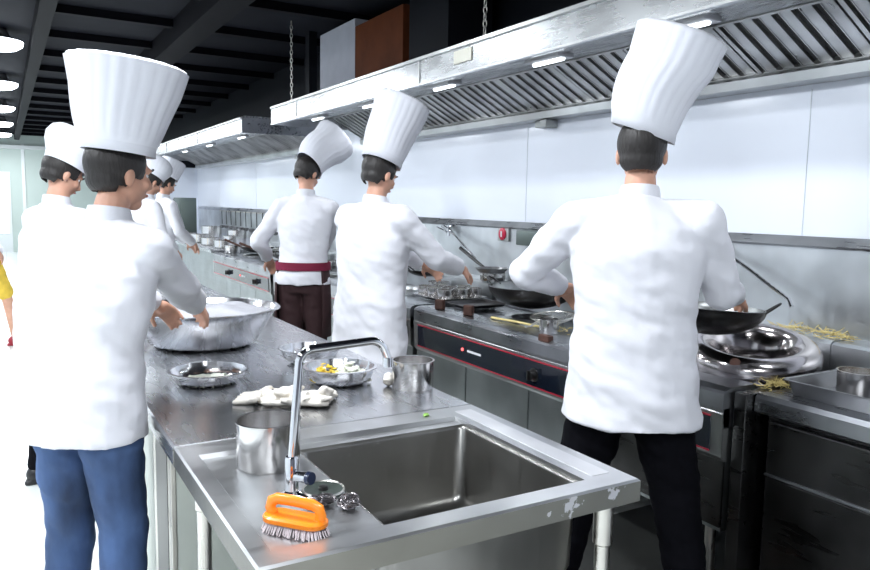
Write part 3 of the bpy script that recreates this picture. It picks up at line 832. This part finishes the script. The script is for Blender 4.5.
# big collar ring (tilted towards the front)
Rt = Matrix.Rotation(math.radians(-9), 3, 'Y') @ Matrix.Rotation(math.radians(7), 3, 'X')
t = thing('wok_burner_collar', (2.68, 1.96, .805), 'large polished steel wok burner collar beside the noodle scraps', 'wok burner')
k = B(); pr = []
for i in range(19):
    a = -PI*.5+PI*1.02*i/18; pr.append((.205+.062*math.cos(a), .068+.062*math.sin(a)))
pr += [(.185, .124), (.165, .10), (.14, .05), (.13, .01)]
lathe(k, pr, (0, 0, 0), 64, tilt=Rt); link('collar_ring', k, M['collar_steel'], t, local=True, angle=60)
k = B(); lathe(k, [(0, .012), (.135, .012), (.17, .10)], (0, 0, 0), 40, tilt=Rt); link('burner_bowl', k, M['wok_iron'], t, local=True)
k = B(); lathe(k, [(.26, -.02), (.215, -.0), (.19, .02)], (0, 0, .01), 40); link('collar_skirt', k, M['wok_iron'], t, local=True)
k = B(); lathe(k, [(.022, 0), (.018, .01), (0, .012)], (2.445, 1.86, .87), 16, tilt=Matrix.Rotation(-PI/2, 3, 'Y')@Matrix.Rotation(.5, 3, 'X')); link('collar_plug', k, M['wood_brown'], t)
# noodle scraps
scraps('noodle_scraps', (2.99, 1.90), .065, .20, .94, 120, 'noodle', 'yellow noodle scraps on the rear ledge beside the wok collar', 'noodles', .016, .02, 3)
scraps('noodle_scraps', (2.52, 1.725), .08, .03, .80, 90, 'noodle', 'yellow noodle scraps at the left of the grey tray', 'noodles', .016, .02, 3)
scraps('noodle_scraps', (2.72, 3.0), .2, .12, .795, 40, 'noodle', 'yellow scraps on the cooktop below the strainer', 'noodles', .014, .006, 3)

def tray(x0, x1, y0, y1, z, h, label, m='tray_steel', group=None, name='steel_tray', fl=.02):
    t = thing(name, ((x0+x1)/2, (y0+y1)/2, z), label, 'tray', group)
    k = B(); n = 5
    rr = [rrect(x0+fl, y0+fl, x1-fl, y1-fl, .02, z), rrect(x0+.003, y0+.003, x1-.003, y1-.003, .025, z+h-.002), rrect(x0-.008, y0-.008, x1+.008, y1+.008, .03, z+h), rrect(x0-.008, y0-.008, x1+.008, y1+.008, .03, z+h+.003),
          rrect(x0+.005, y0+.005, x1-.005, y1-.005, .025, z+h+.002), rrect(x0+fl+.003, y0+fl+.003, x1-fl-.003, y1-fl-.003, .02, z+.003)]
    vv = [[k.verts.new(p) for p in r] for r in rr]
    for a, b_ in zip(vv, vv[1:]):
        q = len(a)
        for i in range(q): k.faces.new((a[i], a[(i+1) % q], b_[(i+1) % q], b_[i]))
    k.faces.new(vv[0][::-1]); k.faces.new(vv[-1]); bmesh.ops.recalc_face_normals(k, faces=k.faces)
    link('tray_shell', k, M[m], t, angle=45)
    return t
tray(2.43, 2.87, 1.0, 1.64, .801, .055, 'large grey rectangular tray on the prep counter at right')
pot((2.68, 1.51, .805), .072, .085, 'steel container standing in the grey tray nearest the noodles', 'steel containers in the grey tray', name='steel_container', cat='container', content='oil')
pot((2.79, 1.36, .805), .062, .065, 'steel container in the grey tray at the right frame edge', 'steel containers in the grey tray', name='steel_container', cat='container', content='oil')
k = B()
# tray with small containers at the left end of the main range
tray(2.50, 2.86, 4.2, 4.62, .813, .02, 'shallow steel tray of seasoning pots at the left end of the main range', 'steel_pot')
for i, (x, y) in enumerate(((2.57, 4.28), (2.57, 4.42), (2.57, 4.55), (2.70, 4.28), (2.70, 4.42), (2.70, 4.55), (2.81, 4.28), (2.81, 4.42))):
    pot((x, y, .818), .052, .075, 'small steel seasoning pot in the tray left of the black wok, ' + ['front row right', 'front row middle', 'front row left', 'middle row right', 'middle row centre', 'middle row left', 'back row right', 'back row left'][i],
        'seasoning pots in the steel tray', name='seasoning_pot', content='white_veg' if i % 2 else 'oil')
tray(2.47, 2.80, 3.86, 4.12, .8135, .018, 'black shallow tray between the seasoning pots and the wok', 'wok_iron')
for (x, y, rz, lb) in ((2.345, 3.96, .5, 'left one of two dark wooden blocks on the range front edge'), (2.365, 3.66, .5, 'right one of two dark wooden blocks on the range front edge')):
    k = B(); box(k, -.018, .018, -.03, .03, 0, .062, .006)
    o = link('wooden_block', k, M['wood_brown'], smooth=False); o.location = (x, y, .8125); o.rotation_euler = (0, 0, rz)
    tag(o, lb, 'wooden block', 'wooden blocks on the range edge')
k = B(); box(k, 2.275, 2.31, 2.80, 2.88, .8, .835, .005)
tag(link('brown_block', k, M['wood_brown'], smooth=False), 'small brown block on the range lip next to the front right chef', 'wooden block')
wok((2.86, 5.05, .90), .15, 'small dark wok standing behind the seasoning pots', 'woks on the ranges', handle=.2)
# pot with lid and upright pan handle, behind the wok
pot((2.96, 4.28, .9405), .09, .055, 'steel saucepan behind the black wok, under the red button', name='steel_saucepan', content='oil')
k = B(); lathe(k, [(.11, .062), (.112, .068), (.08, .085), (.0, .09), (0, .087), (.08, .081), (.108, .062)], (2.98, 4.28, .9405), 36)
lathe(k, [(.0, .088), (.014, .09), (.016, .11), (0, .112)], (2.98, 4.28, .9405), 16)
t = thing('frying_pan', (2.94, 4.27, 1.03), 'dark frying pan resting on the saucepan, its handle pointing up left', 'pan'); k.free()
k = B(); lathe(k, [(0, 0), (.09, 0), (.115, .03), (.118, .032), (.112, .032), (.088, .004), (0, .004)], (2.93, 4.25, 1.0), 36); link('pan_body', k, M['tray_steel'], t)
k = B(); tube(k, [(2.95, 4.36, 1.02), (2.93, 4.44, 1.06), (2.90, 4.62, 1.15)], [.009, .012, .014], 10); link('pan_handle', k, M['black_plastic'], t)
# wire strainer
t = thing('wire_strainer', (2.60, 3.10, .815), 'round wire mesh strainer lying on the range front', 'strainer')
c0 = V((2.60, 3.16, .835)); k = B()
pts = [c0+V((math.cos(a)*.125, math.sin(a)*.125, .03+.012*math.cos(a))) for a in [2*PI*j/36 for j in range(37)]]
tube(k, pts, .005, 8, cap=False)
link('strainer_rim', k, M['leg_steel'], t)
k = B()
for j in range(-7, 8):
    w = j/8*.122
    for ax in (0, 1):
        pts = []
        for q in range(11):
            s = -1+2*q/10; l = math.sqrt(max(0, .122**2-w*w))*s
            x, y = (w, l) if ax else (l, w); rr = (x*x+y*y)/.122**2
            pts.append(c0+V((x, y, .03+.012*x/.125-.045*(1-rr))))
        tube(k, pts, .0012, 4)
mm = link('strainer_mesh', k, M['leg_steel'], t)
k = B(); tube(k, [c0+V((-.11, -.05, .028)), c0+V((-.2, -.09, .01)), c0+V((-.27, -.10, -.004)), c0+V((-.2, -.06, .0)), c0+V((-.115, -.02, .02))], .004, 8); link('strainer_hook', k, M['leg_steel'], t)
pot((2.42, 2.98, .8125), .048, .075, 'steel cup on the range lip just left of the front right chef', name='steel_cup', cat='cup')
k = B(); tube(k, [(2.42, 3.5, .82), (2.45, 3.3, .822), (2.47, 3.05, .822)], .007, 8); tag(link('wooden_chopstick_rod', k, M['noodle']), 'pale wooden rod lying on the range lip before the strainer', 'rod')

# ------------------------------------------------------------------ things on the other ranges
g = 'woks on the ranges'
wok((2.66, 5.75, .845), .19, 'black wok half hidden between the two middle chefs', g)
wok((2.62, 7.55, .845), .21, 'black wok nearest on the range left of the burgundy-aproned chef', g)
wok((2.66, 8.2, .845), .2, 'wok second from the near end on the left-hand range', g, ears=False, handle=2.8)
wok((2.66, 8.9, .845), .2, 'wok third from the near end on the left-hand range', g, ears=False, handle=2.6)
pot((2.93, 7.9, .941), .09, .16, 'tall steel pot on the rear ledge of the left-hand range', 'far steel pots')
pot((2.94, 8.25, .941), .075, .10, 'lower steel pot left of the tall one on the rear ledge', 'far steel pots')
for i, (x, y, r, h) in enumerate(((2.5, 6.45, .1, .09), (2.75, 6.6, .1, .1), (2.5, 6.75, .09, .08), (2.8, 4.75, .08, .08), (2.45, 9.25, .09, .1), (2.5, 9.9, .12, .1), (2.7, 10.2, .12, .14), (2.9, 10.7, .13, .2), (2.5, 10.6, .13, .1), (2.5, 11.3, .14, .12), (2.8, 11.8, .15, .22), (2.5, 12.2, .14, .1))):
    lb = ['steel pot in front, beside the burgundy-aproned chef', 'steel pot at the back, beside the burgundy-aproned chef', 'low steel pot left of the pair by the burgundy-aproned chef', 'steel pot behind the seasoning tray', 'steel pot at the far front corner of the left-hand range',
          'nearest steel pot on the far counter front', 'steel pot behind the nearest one on the far counter', 'tall steel pot by the splashback on the far counter', 'low steel pot second along the far counter front', 'low steel pot third along the far counter front', 'widest tall steel pot on the far counter', 'farthest low steel pot on the far counter'][i]
    pot((x, y, .845 if y > 9.5 else .813), r, h, lb, 'far steel pots')
# hanging ladles on a rail above the far counter
k = B(); tube(k, [(3.03, 8.3, 1.30), (3.03, 12.2, 1.30)], .008, 8)
for y in (8.3, 10.2, 12.2): tube(k, [(3.03, y, 1.30), (3.08, y, 1.30)], .006, 6)
tag(link('utensil_rail', k, M['leg_steel']), 'steel rail carrying the ladles on the far splashback', 'rail')
lad = None
for i in range(14):
    y = 8.5+i*.27
    lb = 'ladle hanging on the rail over the far range, number %s from the near end' % ['one', 'two', 'three', 'four', 'five', 'six', 'seven', 'eight', 'nine', 'ten', 'eleven', 'twelve', 'thirteen', 'fourteen'][i]
    if lad is None:
        lad = thing('hanging_ladle', (3.03, y, 1.295), lb, 'ladle', 'ladles hanging over the far range')
        k = B(); tube(k, [(-.012, 0, .012), (-.014, 0, -.02), (-.01, 0, -.2)], .006, 6); link('ladle_handle', k, M['black_plastic'], lad, local=True)
        k = B(); lathe(k, [(0, -.27), (.03, -.258), (.045, -.22), (.042, -.22), (.028, -.254), (0, -.264)], (-.012, 0, 0), 16); link('ladle_cup', k, M['tray_steel'], lad, local=True)
    else: lad = dup(lad, (3.03, y, 1.295), label=lb)
for (x, y, a, lb) in ((2.5, 7.35, .9, 'long ladle lying across the nearest wok of the left-hand range'), (2.5, 8.0, .7, 'long ladle lying between the woks of the left-hand range')):
    t = thing('cooking_ladle', (x, y, .93), lb, 'ladle', 'ladles lying on the left-hand range')
    k = B(); d = V((math.cos(a), math.sin(a), .02)); tube(k, [V((x, y, .93))-d*.15, V((x, y, .93))+d*.22], .008, 8); link('ladle_handle', k, M['leg_steel'], t)
    k = B(); lathe(k, [(0, -.02), (.04, -.005), (.05, .02), (.047, .02), (0, -.015)], V((x, y, .93))+d*.26, 20); link('ladle_cup', k, M['steel_bowl'], t)
t = thing('storage_cabinet', (2.62, 12.9, .84), 'grey-green upright cabinet on the counter at the far end', 'cabinet')
k = B(); box(k, 2.50, 2.75, 12.6, 13.2, .842, 1.50, .01); link('cabinet_body', k, M['fridge'], t)
k = B(); box(k, 2.485, 2.50, 12.62, 13.18, .86, 1.48, .004); link('cabinet_door', k, M['fridge'], t)

# ------------------------------------------------------------------ people
def hand(bm, w, d, palm_n, side, curl=.5, k=1.):
    """w wrist point, d direction to the fingers, palm_n palm normal (the way the palm faces), side = +1 thumb along d x palm_n"""
    d = V(d).normalized(); n = V(palm_n); n = (n-d*n.dot(d)).normalized(); s = d.cross(n).normalized()*side
    capsule(bm, w, w+d*.035*k, .024*k, .026*k)
    for f in (-.026, -.009, .009, .026):
        capsule(bm, w+d*.03*k+s*f*.8*k, w+d*.085*k+s*f*k, .0155*k, .0125*k, 8)
    for i, f in enumerate((.028, .0095, -.0095, -.028)):
        L = (.066, .074, .069, .054)[i]*k; p = w+d*.085*k+s*f*k; a = 0; q = p
        dd = (d+s*f*2.2).normalized()
        for seg, fr in enumerate((.45, .32, .25)):
            a += curl*(.5, .75, .6)[seg]
            v = dd*math.cos(a)+n*math.sin(a); q2 = q+v*L*fr
            capsule(bm, q, q2, (.0095-.0008*seg)*k, (.009-.0008*seg)*k, 8); q = q2
    p = w+d*.022*k+s*.022*k; v = (d*.55+s*.75+n*.3).normalized()
    q = p+v*.04*k; capsule(bm, p, q, .0135*k, .0115*k, 8)
    v2 = (d*.85+s*.3+n*.45).normalized(); capsule(bm, q, q+v2*.032*k, .0105*k, .009*k, 8)

def ik(s, t, l1, l2, pole):
    s, t = V(s), V(t); d = t-s; L = min(d.length, (l1+l2)*.995); dn = d.normalized()
    a = (l1*l1-l2*l2+L*L)/(2*L); h = math.sqrt(max(0, l1*l1-a*a))
    p = V(pole); p = (p-dn*p.dot(dn)).normalized()
    return s+dn*a+p*h, s+dn*L

def chef(name, label, pos, heading, hands, H=1.72, legw=1., vox=.008, lean=.0, hat='toque', hat_h=.34, hat_lean=(0, 0), hat_r=(.098, .125), head_yaw=0, head_pitch=.15,
         legs='black_cloth', hem=.76, step=.0, poles=None, apron=None, shoes='black_shoe', top='cloth_white', wide=1., stance=.10, short=False, band=None, hatmat='hat_white', sleeve=True, group='chefs in white jackets'):
    """local frame: x right, y forward. hands: world points (left, right)"""
    S = H/1.72
    t = thing(name, (pos[0], pos[1], 0), label, 'person', group, rz=-heading)
    Minv = Matrix.Rotation(heading, 3, 'Z'); P0 = V((pos[0], pos[1], 0))
    loc = lambda p: Minv@(V(p)-P0)
    hipz = .90*S; fwd = lean
    def T(x, y, z):   # lean the upper body forward about the hips
        z *= S
        if z > hipz:
            q = z-hipz; return V((x*S, y*S+q*math.sin(fwd), hipz+q*math.cos(fwd)))
        return V((x*S, y*S, z))
    neck0, neck1 = T(0, -.01, 1.42), T(0, .005, 1.53)
    hc = T(0, .02, 1.62)
    sh = {s: T(s*.170*wide, 0, 1.385) for s in (-1, 1)}
    arms = {}
    for i, s in enumerate((-1, 1)):
        tg = loc(hands[i]) if hands[i] is not None else sh[s]+V((s*.06, .06, -.52))
        pole = (poles or {}).get(s, V((s*.6, -.5, -.6)))
        el, wr = ik(sh[s], tg, .285*S, .25*S, pole); arms[s] = (sh[s], el, wr, tg)
    feet = {s: V((s*stance, s*step, .0)) for s in (-1, 1)}
    # ---- body : one skin
    b = B()
    loft(b, [(0, 0, z*1., rx, ry) for z, rx, ry in ()] or [(0, 0, 0, .001, .001), (0, 0, .0005, .001, .001)]) if False else None
    tors = [(.86, .145, .10), (.95, .15, .105), (1.05, .125, .09), (1.18, .14, .10), (1.30, .155, .10), (1.40, .13, .075), (1.45, .06, .05)]
    rr = []
    for z, rx, ry in tors:
        c = T(0, 0, z); rr.append([b.verts.new((c.x+rx*wide*math.cos(2*PI*k/20), c.y+ry*math.sin(2*PI*k/20), c.z)) for k in range(20)])
    for a_, c_ in zip(rr, rr[1:]):
        for k in range(20): b.faces.new((a_[k], a_[(k+1) % 20], c_[(k+1) % 20], c_[k]))
    b.faces.new(rr[0][::-1]); b.faces.new(rr[-1])
    for s in (-1, 1):
        a, e, w, tg = arms[s]
        capsule(b, a, e, .046*S, .038*S); capsule(b, e, w, .038*S, .025*S)
        hip = V((s*.085, 0, .90*S)); kn = V((s*(.085+stance)/2, s*step*.5+.03, .48*S)); an = feet[s]+V((0, -.02, .08))
        capsule(b, hip, kn, .078*S, .052*S); capsule(b, kn, an, .052*S, .036*S); capsule(b, an, an+V((0, .13, -.035)), .036, .028)
        d = (w-e).normalized(); hand(b, w, (d+V((0, .15, -.25))), V((-s*.55, .1, -.8)), -s if False else s*-1, .55, S)
    capsule(b, neck0, neck1, .058*S, .052*S)
    Rh = Matrix.Rotation(-head_yaw, 3, 'Z') @ Matrix.Rotation(-head_pitch-lean*.4, 3, 'X')
    hp = lambda x, y, z: hc+Rh@(V((x, y, z))*S)
    def he(c, r): ellipsoid(b, hp(*c), tuple(q*S for q in r), Rh)
    he((0, -.012, .03), (.075, .094, .082)); he((0, .018, -.03), (.060, .070, .078)); he((0, .055, -.088), (.030, .026, .024))
    he((0, .055, -.01), (.045, .035, .05)); he((0, .082, .022), (.045, .012, .012))
    capsule(b, hp(0, .085, .008), hp(0, .104, -.028), .009*S, .013*S, 8); he((0, .092, -.036), (.018, .012, .009))
    he((0, .082, -.060), (.023, .012, .010))
    for s in (-1, 1): he((s*.076, -.005, -.015), (.010, .018, .030)); he((s*.035, .068, -.025), (.02, .016, .018))
    bm_ = remesh(b, vox*.8, 3)
    body = link('body', bm_, M['skin'], t, local=True, angle=0)
    # face details
    for s in (-1, 1):
        e = B(); ellipsoid(e, hp(s*.030, .070, .003), (.010*S, .010*S, .008*S), Rh, 12, 8); eo = link('eye', e, M['eye'], t, local=True)
        e = B(); ellipsoid(e, hp(s*.030, .0775, .003), (.0055*S, .004*S, .0055*S), Rh, 10, 6); link('iris', e, M['iris'], eo, local=True)
        e = B(); tube(e, [hp(s*.016, .093, .021), hp(s*.034, .092, .027), hp(s*.052, .080, .021)], [.003, .004, .002], 6); link('eyebrow', e, M['hair'], t, local=True)
    e = B(); tube(e, [hp(-.022, .086, -.060), hp(-.008, .094, -.058), hp(.008, .094, -.058), hp(.022, .086, -.060)], [.002, .005, .005, .002], 8); link('lips', e, M['lip'], t, local=True)
    # hair : shell over back and sides
    e = B(); ellipsoid(e, (0, -.016, .028), (.083, .101, .092), None, 28, 20); ellipsoid(e, (0, -.034, -.03), (.072, .068, .052), None, 24, 14)
    e = remesh(e, .006, 8)
    dl = [v for v in e.verts if (v.co.y > .056 and v.co.z < .075) or v.co.z < -.07 or (v.co.y > .0 and v.co.z < -.015) or (v.co.y > -.03 and v.co.z < -.045)]
    bmesh.ops.delete(e, geom=dl, context='VERTS')
    for v in e.verts: v.co = hp(*v.co)
    ho = link('hair', e, M['hair'], t, local=True); md = ho.modifiers.new('s', 'SOLIDIFY'); md.thickness = .006
    # ---- jacket
    b = B(); c = B()
    prof = [(hem, .200, .150), (hem+.06, .192, .146), (.95, .178, .135), (1.06, .166, .125), (1.18, .180, .130), (1.30, .192, .128), (1.37, .172, .105), (1.43, .12, .080), (1.475, .066, .062)]
    rr = []
    for z, rx, ry in prof:
        q = T(0, 0, z) if z > .85 else T(0, 0, z); rr.append([b.verts.new((q.x+rx*wide*S*math.cos(2*PI*k/28), q.y+ry*wide*S*math.sin(2*PI*k/28), q.z)) for k in range(28)])
    for a_, c_ in zip(rr, rr[1:]):
        for k in range(28): b.faces.new((a_[k], a_[(k+1) % 28], c_[(k+1) % 28], c_[k]))
    b.faces.new(rr[0][::-1]); b.faces.new(rr[-1])
    for s in (-1, 1):
        a, e_, w, tg = arms[s]; wend = e_.lerp(w, .93)
        capsule(b, a, e_, .064*S*wide, .060*S, 16); capsule(b, T(s*.05, 0, 1.425), a, .052*S, .062*S*wide, 16); capsule(b, e_, e_.lerp(w, .5), .062*S, .055*S, 16); tube(b, [e_.lerp(w, .4), wend], [.056*S, .047*S], 16)
    jb = remesh(b, vox, 5, .010, 7, seed=pos[0]*9)
    jo = link('chef_jacket', jb, M[top], t, local=True, angle=0)
    e = B(); q = T(0, 0, 1.475)
    tube(e, [q+V((0, -.0, -.02)), q+V((0, -.002, .018)), q+V((0, .0, .032))], [.070*S, .066*S, .062*S], 24); link('collar', e, M[top], jo, local=True)
    # ---- trousers
    b = B()
    wz = max(hem+.04, .9)*S
    loft(b, [(0, 0, .80*S, .15*wide, .115), (0, 0, .86*S, .165*wide, .125), (0, 0, wz, .150*wide, .115)], 24)
    for s in (-1, 1):
        hip = V((s*.085, 0, .86*S)); kn = V((s*(.085+stance)/2, s*step*.5+.03, .48*S)); an = feet[s]+V((0, -.02, .10))
        if short: capsule(b, hip, hip.lerp(kn, .85), .098*S, .080*S, 16)
        else: capsule(b, hip, kn, .098*S*legw, .074*S*legw, 16); capsule(b, kn, an, .074*S*legw, .056*S*legw, 16)
    tb = remesh(b, vox, 4, .008, 9, seed=3+pos[1])
    link('trousers', tb, M[legs], t, local=True, angle=0)
    for s in (-1, 1):
        b = B(); f = feet[s]; ellipsoid(b, f+V((0, -.03, .05)), (.045, .06, .05)); ellipsoid(b, f+V((0, .08, .035)), (.048, .10, .036)); 
        loft(b, [(f.x, f.y+.04, .0, .046, .14), (f.x, f.y+.04, .022, .048, .142)], 24)
        sb = remesh(b, .006, 2)
        for v in sb.verts: v.co.z = max(v.co.z, .001)
        link('shoe', sb, M[shoes], t, local=True, angle=0)
    # ---- apron
    if apron:
        e = B(); rr = []
        for z, rx, ry in ((.50, .205, .165), (.70, .205, .165), (.90, .197, .158), (.985, .185, .145), (1.0, .183, .143)):
            q = T(0, 0, z); rr.append([e.verts.new((q.x+rx*math.cos(a), q.y+ry*math.sin(a), q.z)) for a in [(-.62+(k/27)*(PI+1.24)) for k in range(28)]])
        for a_, c_ in zip(rr, rr[1:]):
            for k in range(27): e.faces.new((a_[k], a_[k+1], c_[k+1], c_[k]))
        ao = link('apron', e, M[apron[0]], t, local=True); md = ao.modifiers.new('s', 'SOLIDIFY'); md.thickness = .004
        e = B(); q = T(0, 0, .985); rr = []
        for dz, o_ in ((-.028, .004), (-.028, .010), (.028, .010), (.028, .004)):
            rr.append([e.verts.new((q.x+(.187+o_)*math.cos(2*PI*k/36), q.y+(.147+o_)*math.sin(2*PI*k/36), q.z+dz)) for k in range(36)])
        for i in range(4):
            a_, c_ = rr[i], rr[(i+1) % 4]
            for k in range(36): e.faces.new((a_[k], a_[(k+1) % 36], c_[(k+1) % 36], c_[k]))
        link('apron_band', e, M[apron[1]], ao, local=True)
    # ---- hat
    base = hp(0, -.012, .062); up = (Rh@V((hat_lean[0], hat_lean[1], 1))).normalized(); up0 = Rh@V((0, -.12, 1)).normalized()
    ax, ay = basis(up)
    if hat == 'toque':
        e = B(); n = 72; rr = []
        N = 16
        seq = [(0, hat_r[0]), (.10, hat_r[0]*1.01), (.11, hat_r[0]*1.03)]+[(.11+.85*i/12, hat_r[0]*1.03+(hat_r[1]-hat_r[0])*(i/12)**.8) for i in range(1, 13)]+[(.985, hat_r[1]*.96), (1.0, hat_r[1]*.86), (1.005, hat_r[1]*.5), (.99, .0)]
        upm = up
        for f, r in seq:
            # bend from head axis to lean axis
            dirn = up0.lerp(upm, min(1, f*1.5)).normalized()
            c_ = base+dirn*(f*hat_h*S); ring = []
            if r == 0: rr.append([e.verts.new(c_)]); continue
            for k in range(n):
                a = 2*PI*k/n; pl = (0 if f < .105 else .018*math.cos(24*a)*min(1, (f-.1)*6)); wv = .03*math.sin(3*a+f*3)*f
                ring.append(e.verts.new(c_+(ax*math.cos(a)+ay*math.sin(a)*1.12)*r*S*(1+pl+wv)))
            rr.append(ring)
        for a_, c_ in zip(rr, rr[1:]):
            for k in range(n):
                if len(c_) == 1: e.faces.new((a_[k], a_[(k+1) % n], c_[0]))
                else: e.faces.new((a_[k], a_[(k+1) % n], c_[(k+1) % n], c_[k]))
        bmesh.ops.recalc_face_normals(e, faces=e.faces)
        hto = link('chef_hat', e, M[hatmat], t, local=True, angle=60); md = hto.modifiers.new('s', 'SOLIDIFY'); md.thickness = .003
        if band:
            e = B(); rr = []
            for dz, r in ((-.05, .098), (-.02, .103), (.012, .104), (.03, .1025)):
                c_ = base+up0*dz*S; rr.append([e.verts.new(c_+(ax*math.cos(2*PI*k/48)+ay*math.sin(2*PI*k/48)*1.12)*r*S) for k in range(48)])
            for a_, c_ in zip(rr, rr[1:]):
                for k in range(48): e.faces.new((a_[k], a_[(k+1) % 48], c_[(k+1) % 48], c_[k]))
            link('hat_band', e, M[band], hto, local=True)
    elif hat == 'cap':
        e = B(); n = 60; rr = []
        for f, r in ((-.02, .094), (.02, .098), (.03, .104), (.07, .120), (.11, .124), (.145, .112), (.168, .085), (.178, .04), (.18, 0)):
            c_ = base+up0*f*S
            if r == 0: rr.append([e.verts.new(c_)]); continue
            rr.append([e.verts.new(c_+(ax*math.cos(2*PI*k/n)+ay*math.sin(2*PI*k/n)*1.12)*r*S*(1+.015*math.cos(20*2*PI*k/n)*(f > .03))) for k in range(n)])
        for a_, c_ in zip(rr, rr[1:]):
            for k in range(n):
                if len(c_) == 1: e.faces.new((a_[k], a_[(k+1) % n], c_[0]))
                else: e.faces.new((a_[k], a_[(k+1) % n], c_[(k+1) % n], c_[k]))
        bmesh.ops.recalc_face_normals(e, faces=e.faces)
        hto = link('cook_cap', e, M[hatmat], t, local=True, angle=60)
    return t

D = math.radians
chef('person', 'chef at right seen from behind, tall white hat, white jacket, black trousers, holding a wok', (1.90, 1.87), D(47), [(1.93, 2.30, 1.15), (2.42, 1.86, 1.145)], H=1.76, vox=.0075, hem=.70,
     hat_h=.345, hat_lean=(.36, -.12), hat_r=(.100, .130), head_yaw=0, head_pitch=.1, legw=1.2, wide=1.2, stance=.235, poles={-1: V((-1, -.35, -.45)), 1: V((.15, -.3, -1))})
chef('person', 'chef at left seen from behind, broad tall white hat, white jacket over blue jeans', (.185, 2.36), D(48), [(.50, 2.90, 1.06), (.64, 2.82, 1.04)], H=1.66, vox=.0075, legs='jeans', hem=.80,
     hat_h=.285, hat_lean=(.05, -.02), hat_r=(.105, .165), head_yaw=D(22), head_pitch=.05, wide=1.0, lean=.22, stance=.11)
chef('person', 'chef in the middle facing the range, white jacket down to the worktop edge', (1.665, 3.55), D(75), [(2.15, 3.75, 1.10), (2.17, 3.45, 1.12)], H=1.72, vox=.010, hem=.45, hat_h=.36, hat_lean=(.06, .0), hat_r=(.10, .135), head_yaw=0, head_pitch=.35, wide=1.25, lean=.06, legs='black_cloth')
chef('person', 'chef with a burgundy apron band working behind the middle chef', (1.82, 5.0), D(35), [(1.70, 5.42, 1.04), (2.12, 5.42, 1.05)], H=1.78, vox=.011, hem=.86, hat_h=.32, hat_lean=(.18, .3), hat_r=(.10, .14), head_yaw=D(25), head_pitch=.5, lean=.15, apron=('maroon_dark', 'burgundy'), legs='maroon_dark')
chef('person', 'cook in a low puffed white cap behind the left chef, facing right', (.17, 4.15), D(62), [(.50, 4.45, 1.0), (.46, 4.2, 1.0)], H=1.69, vox=.010, hat='cap', head_pitch=.45, lean=.12, head_yaw=D(10), hem=.5, wide=1.1, legs='black_cloth')
chef('person', 'distant chef leaning over the worktop behind the left chef, white hat tilted to the right', (1.02, 7.15), D(70), [(1.35, 7.35, 1.0), (1.35, 7.1, 1.0)], H=1.74, vox=.013, hat='cap', head_pitch=.5, lean=.2, hem=.5, legs='black_cloth')
chef('person', 'most distant chef, upright white hat, between the far hood and the worktop', (1.42, 8.3), D(70), [(1.75, 8.5, 1.0), (1.75, 8.2, 1.0)], H=1.74, vox=.013, hat_h=.2, hat_r=(.10, .11), head_pitch=.4, lean=.1, hem=.5, legs='black_cloth')
chef('person', 'person in yellow shorts and red shoes cut by the left frame edge', (-.17, 8.4), D(75), [(-.14, 8.6, 1.0), (-.08, 8.2, .95)], H=1.72, vox=.012, hat='cap', lean=-.08, hem=.92, legs='yellow', short=True, shoes='red_shoe', stance=.09, step=.22)
# wok held by the front right chef
wok((2.44, 2.00, .965), .215, 'dark wok held over the burner collar by the front right chef', 'woks on the ranges', tilt=Matrix.Rotation(D(4), 3, 'Y'), handle=2.2, depth=.52)
wok((1.92, 5.62, .93), .17, 'wok held by the burgundy-aproned chef', 'woks on the ranges', handle=0)

# ------------------------------------------------------------------ world, view
w = bpy.data.worlds.new('world'); SC.world = w; w.use_nodes = True
w.node_tree.nodes['Background'].inputs[0].default_value = (.8, .88, 1, 1)
w.node_tree.nodes['Background'].inputs[1].default_value = .4
SC.view_settings.view_transform = 'Standard'; SC.view_settings.look = 'None'
SC.view_settings.exposure = -.34; SC.view_settings.gamma = 1
SC.view_settings.use_curve_mapping = False
SC.cycles.use_denoising = True
SC.cycles.max_bounces = 6; SC.cycles.sample_clamp_indirect = 5.0; SC.cycles.caustics_reflective = False; SC.cycles.caustics_refractive = False; SC.cycles.blur_glossy = 1.0
